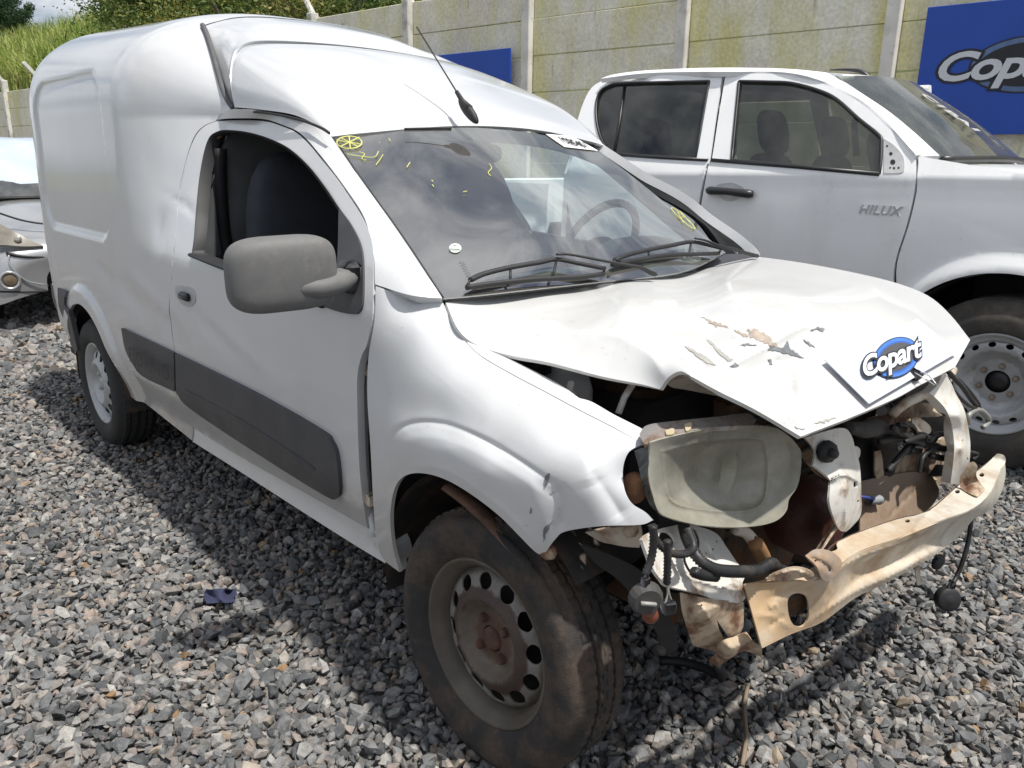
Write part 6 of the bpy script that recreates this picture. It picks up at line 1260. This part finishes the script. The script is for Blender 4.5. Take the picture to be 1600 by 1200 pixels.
cab([(1148, 826), (1165, 832), (1180, 850), (1190, 868), (1194, 874)], [.42, .43, .44, .45, .45], .013, False, 'metal_pipe', BEIGE); cab([(1180, 848), (1188, 862), (1194, 874)], .452, .016, False, 'pipe_sleeve', mat('ochre_sleeve', (.30, .16, .07), .8))
# bundle on the far side
for k, (pts, xx) in enumerate([([(1395, 668), (1412, 680), (1430, 690), (1450, 695), (1470, 700), (1488, 703)], .52), ([(1400, 672), (1415, 662), (1428, 668), (1432, 680)], .52), ([(1388, 735), (1405, 715), (1420, 698), (1436, 690), (1452, 676)], .51), ([(1436, 738), (1442, 715), (1455, 703), (1475, 700), (1490, 705)], .53), ([(1452, 690), (1460, 680), (1475, 678), (1490, 676)], .53), ([(1415, 690), (1440, 682), (1462, 686)], .53), ([(1455, 712), (1475, 716), (1492, 712)], .53), ([(1500, 706), (1515, 706), (1527, 710), (1520, 718)], .56), ([(1375, 690), (1395, 685), (1420, 684)], .50)]):
    cab(pts, xx, .0075 if k % 2 == 0 else .0055, k % 3 != 1, 'wiring_conduit' if k % 3 != 1 else 'cable')
for c_ in ((1440, 682), (1455, 684), (1432, 702), (1408, 668), (1447, 693)): V, F = boxg(at(c_[0], c_[1], x=.525), (.02, .028, .020), np.array([[.8, .5, .1], [-.5, .8, .2], [0, -.2, 1]]), .004); mesh('connector', V, F, RUB, van)
# loops by the far wing
cab([(1481, 580), (1492, 592), (1505, 606), (1516, 622), (1526, 634)], [.52, .525, .53, .53, .53], .0065, False); cab([(1484, 584), (1500, 596), (1515, 612), (1528, 630), (1530, 638)], [.52, .525, .53, .53, .53], .006, False); cab([(1480, 590), (1490, 610), (1512, 632), (1525, 638)], .53, .005, False)
cab([(1512, 662), (1514, 648), (1528, 640), (1540, 648), (1545, 658), (1536, 668)], .53, .008, False, 'metal_hook', mat('grey_hook', (.30, .30, .28), .5, .4))
# lamp hanging from the far end of the beam
cab([(1518, 804), (1514, 840), (1506, 872), (1495, 900), (1486, 916)], [.60, .605, .605, .60, .60], .006, False)
c_ = at(1481, 936, x=.60); V, F = latheg([(0, .014), (.012, .014), (.018, .010), (.030, .012), (.033, .006), (.033, -.012), (.024, -.020), (0, -.022)], tuple(c_), (.75, -.62, .2), 20); hl_ = mesh('hanging_horn', V, F, RUB, van)
V, F = boxg(c_+[0, .012, .034], (.014, .03, .024), bev=.004); mesh('horn_rim', V, F, RUB, hl_)
V, F = blob(at(1466, 878, x=.56), (.012, 0, 0), (0, .03, 0), (0, 0, .018), .7, 12, 8); mesh('hanging_clip', V, F, RUB, van); cab([(1460, 862), (1466, 872), (1476, 868)], .56, .004, False)
pl('beam_tab', [(1430, 888), (1430, 888), (1437, 886), (1439, 914), (1439, 914), (1434, 915), (1434, 915)], [(1430, 888, 'x', .56), (1437, 886, 'x', .56), (1439, 914, 'x', .56), (1434, 915, 'x', .56)], BEIGE, beam, t=.003, step=4)
_bm = bpy.data.materials['cream_beam']; n = _bm.node_tree; _b = n.nodes['Principled BSDF']; _src = _b.inputs['Base Color'].links[0].from_socket
_tc = n.nodes.new('ShaderNodeTexCoord'); _sx = n.nodes.new('ShaderNodeSeparateXYZ'); n.links.new(_tc.outputs['Object'], _sx.inputs[0]); _mr = n.nodes.new('ShaderNodeMapRange'); _mr.inputs[1].default_value = .15; _mr.inputs[2].default_value = -.35; _mr.inputs[3].default_value = .05; _mr.inputs[4].default_value = 1.0
n.links.new(_sx.outputs[1], _mr.inputs[0]); _tn = tex(n, 'n', 7, 8, .65); _ra = ramp(n, _tn.outputs['Fac'], [(.35, (.35,)*3), (.6, (1, 1, 1))]); _mu = n.nodes.new('ShaderNodeMath'); _mu.operation = 'MULTIPLY'; n.links.new(_mr.outputs[0], _mu.inputs[0]); n.links.new(_ra.outputs[0], _mu.inputs[1])
_mx = mix(n, _mu.outputs[0], _src, (.46, .31, .17)); n.links.new(_mx.outputs[0], _b.inputs['Base Color'])
# crushed rail end and skirts at the near corner
re_ = [(1003, 843), (1003, 843), (1012, 834), (1040, 824), (1075, 820), (1117, 832), (1136, 856), (1156, 884), (1170, 892), (1170, 892), (1160, 912), (1166, 930), (1158, 943), (1158, 943), (1117, 937), (1086, 926), (1045, 916), (1032, 905), (1018, 883)]
pl('crushed_rail_end', re_, [(1003, 843, 'x', .42), (1040, 824, 'x', .40), (1117, 832, 'x', .40), (1156, 884, 'x', .46), (1158, 943, 'x', .50), (1117, 937, 'x', .485), (1086, 926, 'x', .475), (1045, 916, 'x', .465), (1018, 883, 'x', .44), (1080, 870, 'x', .43), (1120, 900, 'x', .47)], WB, t=.006, step=4, bumps=[([(1060, 900), (1100, 910), (1150, 925)], 5, .014, 1.1), ([(1100, 850), (1130, 890), (1158, 905)], 6, -.018, 1.1), ([(1105, 908), (1125, 890), (1145, 905)], 6, .014, 1.1), ([(1075, 826), (1090, 860), (1088, 890)], 6, .010, 1.1), ([(1125, 925), (1140, 912), (1158, 918)], 4, .012, 1.1)], holes=[circ_(1120, 846, 2), circ_(1114, 858, 2.2), circ_(1103, 864, 2), circ_(1048, 895, 2.6, 3), [(1030, 836), (1045, 832), (1056, 846), (1048, 862), (1036, 864)]])
sk = [(1062, 926), (1062, 926), (1066, 957), (1080, 1002), (1086, 1010), (1086, 1010), (1117, 1018), (1120, 1024), (1120, 1024), (1131, 1002), (1124, 985), (1120, 968), (1120, 968), (1138, 996), (1142, 998), (1155, 992), (1162, 978), (1162, 978), (1162, 948), (1158, 940), (1117, 937)]
pl('torn_skirt', sk, [(1062, 926, 'x', .44), (1066, 957, 'x', .45), (1086, 1010, 'x', .44), (1120, 1024, 'x', .45), (1120, 968, 'x', .49), (1142, 998, 'x', .49), (1162, 978, 'x', .50), (1160, 942, 'x', .495), (1095, 960, 'x', .49)], RUSTY, t=.004, step=4, bumps=[([(1080, 940), (1100, 950), (1110, 975)], 6, .016, 1.1), ([(1070, 970), (1100, 955), (1130, 945)], 6, .010, 1.1), ([(1090, 1000), (1105, 975)], 6, -.012, 1.1)])
sk2 = [(1118, 1022), (1118, 1022), (1125, 1003), (1150, 994), (1165, 990), (1176, 1002), (1190, 1015), (1190, 1028), (1190, 1028), (1180, 1022), (1160, 1018), (1140, 1030), (1122, 1040), (1108, 1032)]
pl('torn_skirt', sk2, [(1118, 1022, 'x', .47), (1150, 994, 'x', .50), (1165, 990, 'x', .52), (1190, 1020, 'x', .52), (1160, 1018, 'x', .50), (1122, 1040, 'x', .47), (1140, 1010, 'x', .52)], RUSTY, t=.004, step=4, bumps=[([(1125, 1030), (1150, 1010), (1180, 1008)], 5, .012, 1.1)])
# bracket under the wing tip, bent lip on the beam, loose strip
wbk = [(914, 832), (914, 832), (950, 826), (1000, 820), (1000, 820), (1003, 836), (999, 856), (999, 856), (975, 854), (955, 850), (938, 846)]
wbo = pl('wing_bracket', wbk, [(914, 832, 'y', -.70), (1000, 820, 'y', -.665), (999, 856, 'y', -.65), (955, 850, 'y', -.68), (938, 846, 'y', -.69)], BEIGE, t=.006, step=4, bumps=[([(925, 838), (960, 832), (1000, 838)], 4, -.006, 1.2)])
V, F = latheg([(0, .012), (.012, .010), (.014, 0), (.014, -.006)], tuple(at(985, 829, y=-.685)), (.3, -1, .2), 8); mesh('bracket_bolt', V, F, RUSTY, wbo)
V, F = latheg([(0, .012), (.013, .010), (.016, 0), (.016, -.006)], tuple(at(857, 863, y=-.755)), (.3, -1, .2), 8); mesh('wing_bolt', V, F, RUSTY, wing_o)
V, F = boxg(at(1291, 843, x=.53), (.014, .085, .012), np.array([[1, 0, 0], [0, .86, -.5], [0, .5, .86]]), .004); mesh('loose_strip', V, F, BEIGE, van)
bl = [(1258, 868), (1258, 868), (1275, 858), (1300, 862), (1316, 880), (1300, 905), (1285, 905), (1276, 885)]
pl('crushed_corner', bl, [(1258, 868, 'z', .60), (1300, 862, 'z', .60), (1316, 880, 'z', .575), (1290, 905, 'z', .555), (1276, 885, 'z', .59)], mat('dusty_grey_brown', (.30, .24, .20), .6, dirt=(.40, .26, .15), dscale=12, dlo=.4, dhi=.6), beam, t=.004, step=4, bumps=[([(1265, 872), (1285, 880), (1300, 895)], 4, -.014, 1.1)])
lp = [(1196, 905), (1196, 905), (1215, 893), (1240, 886), (1262, 890), (1272, 900), (1250, 903), (1225, 909)]
pl('curled_lip', lp, [(1196, 905, 'z', .56), (1240, 886, 'z', .585), (1272, 900, 'z', .57), (1225, 909, 'z', .552)], RUSTY, beam, t=.004, step=4, bumps=[([(1210, 899), (1240, 892), (1262, 897)], 3, .008, 1.1)])
# rusty inner arch edge and mud-flap remains
P_ = crv([at(x, y, y=-.735) for x, y in ((700, 760), (745, 795), (790, 840), (822, 872))], 6); V, F = tubeg(P_, [.02]*len(P_), 6, flat=.5); mesh('arch_lip', V, F, mat('rusty_lip', (.13, .07, .045), .8, var=.5, scale=20, bmp=.002), van)
for a, b_ in ((742, 808), (818, 880)):
    V, F = boxg(at(a, b_, y=-.72), (.035, .03, .03), np.array([[.8, 0, .6], [0, 1, 0], [-.6, 0, .8]]), .006); mesh('liner_clip', V, F, BAY, van)
lnr = [(905, 850), (905, 850), (960, 870), (1010, 900), (1045, 960), (1060, 1010), (1040, 1015), (1010, 960), (970, 910), (930, 880)]
pl('liner_remains', lnr, [(905, 850, 'x', .30), (1010, 900, 'x', .36), (1060, 1010, 'x', .40), (1040, 1015, 'x', .38), (930, 880, 'x', .30), (970, 910, 'x', .33)], RUB, t=.004, step=6)
# ---------------------------------------------------------------- card clipped to the bonnet edge
CP4 = np.array([(1283, 569), (1428, 504), (1491, 557), (1352, 638)], float)
CN = [HL(np.array([q]))[0] for q in CP4]; _n = np.cross(CN[1]-CN[0], CN[3]-CN[0]); _n /= np.linalg.norm(_n); _n = _n if _n[2] > 0 else -_n
_c4 = sum(CN)/4; CN = [p-_n*((p-_c4)@_n) for p in CN]
_px = np.array([(CP4[0]*(1-a)+CP4[1]*a)*(1-c)+(CP4[3]*(1-a)+CP4[2]*a)*c for a in np.linspace(0, 1, 12) for c in np.linspace(0, 1, 12)])
HFL = lifter(hc_); up = _n
def cardpt(px, l): return HFL(np.asarray(px, float))+_n*(.013+.0008*l)
CN = list(cardpt(CP4, 0))
card = thing('sign_card', 'white laminated card with a blue oval logo lying on the crumpled bonnet', 'card', tuple(CN[0]))
g_ = []
for i in range(7):
    row = []
    for j in range(11):
        u_, v_ = j/10, i/6; P = cardpt([(CP4[0]*(1-u_)+CP4[1]*u_)*(1-v_)+(CP4[3]*(1-u_)+CP4[2]*u_)*v_], 0)[0]; row.append(P)
    g_.append(row)
V, F = netg(g_, 2, 2); sheet('card', V, F, mat('white_card', (.56, .60, .70), .35, 0, .2, .02), card, .002, face=(2, -1, 4))
Xc = CN[1]-CN[0]; Xc /= np.linalg.norm(Xc); Yc = CN[0]-CN[3]; Yc -= Xc*(Yc@Xc); Yc /= np.linalg.norm(Yc); Nc = np.cross(Xc, Yc)
Oc = sum(CN)/4-Xc*.012; mid_ = sum(CN)/4
q0 = HL(np.array([(1340, 585), (1428, 552)])); wW = np.linalg.norm(q0[1]-q0[0])
# lettering is laid on the curved card: offset measured from the plane
def cfn(V, l):
    V = np.asarray(V); px = np.array([1381, 572.])+V[:, :1]*np.array([90, -34.])+V[:, 1:2]*np.array([-26, -108.])
    u_ = np.clip((px[:, 0]-CP4[0][0])/150, 0, 1); return cardpt(px, 0)+_n*(.0022+.0007*l)
logo(card, Oc, Xc, Yc, .1, dict(black=BLK, ring=mat('logo_bright_blue', (.05, .16, .50), .4), ring2=mat('logo_mid_blue', (.03, .10, .36), .4), oval=mat('logo_dark_oval', (.06, .06, .065), .5), white=WHT), .0006, 1.0, fn=cfn)
clip = thing('binder_clip', 'black binder clip gripping the lower edge of the white card', 'clip', tuple(HL(np.array([(1416, 598)]))[0]))
k0 = HL(np.array([(1410, 594), (1424, 602)])); kc = CN[3]*.52+CN[2]*.48+Yc*.008+up*.002; V, F = boxg(kc, (.030, .034, .014), np.array([Xc, Yc, Nc]).T, .003); mesh('clip_body', V, F, RUB, clip)
for s_ in (-1, 1):
    P_ = [kc+Xc*.010*s_+Nc*.008, kc+Xc*.012*s_-Yc*.025+Nc*.012, kc+Xc*.004*s_-Yc*.048+Nc*.010]; V, F = tubeg(crv(P_, 4), .0014, 6); mesh('clip_wire', V, F, CHROME, clip)
# ---------------------------------------------------------------- bits on the ground
P_ = [at(x, y, z=zz) for x, y, zz in ((1168, 1070, .03), (1163, 1110, .018), (1166, 1150, .022), (1160, 1196, .014))]; V, F = tubeg(crv(P_, 5), .0055, 6); o = mesh('dry_stick', V, F, mat('stick_bark', (.22, .17, .12), .9), None); tag(o, 'thin dry stick lying on the gravel in front of the torn bumper end', 'stick')
P_ = [at(x, y, z=zz) for x, y, zz in ((1030, 1032, .03), (1065, 1034, .035), (1100, 1044, .04), (1128, 1056, .06), (1122, 1040, .20))]; V, F = tubeg(crv(P_, 6), .012, 8); o = mesh('rubber_hose', V, F, RUB, None); tag(o, 'black rubber hose on the gravel below the torn near corner of the van', 'hose')
P_ = [at(x, y, z=.03) for x, y in ((180, 1045), (205, 1052), (225, 1068))]
# lettering pressed into the rear side moulding
A_ = side([(205, 560), (264, 590)], .0275); X_ = A_[1]-A_[0]; wd = np.linalg.norm(X_); V, F = textmesh('FIORINO', .1, .0, 0, 1.1); V[:, 0] *= wd*1.05/(V[:, 0].max()-V[:, 0].min()); V[:, 1] *= .062/(V[:, 1].max()-V[:, 1].min())
mesh('moulded_name', place(V, A_.mean(0)+[0, -.002, .012], X_/wd, (0, 0, 1), .001), F, RUB, trA, False)
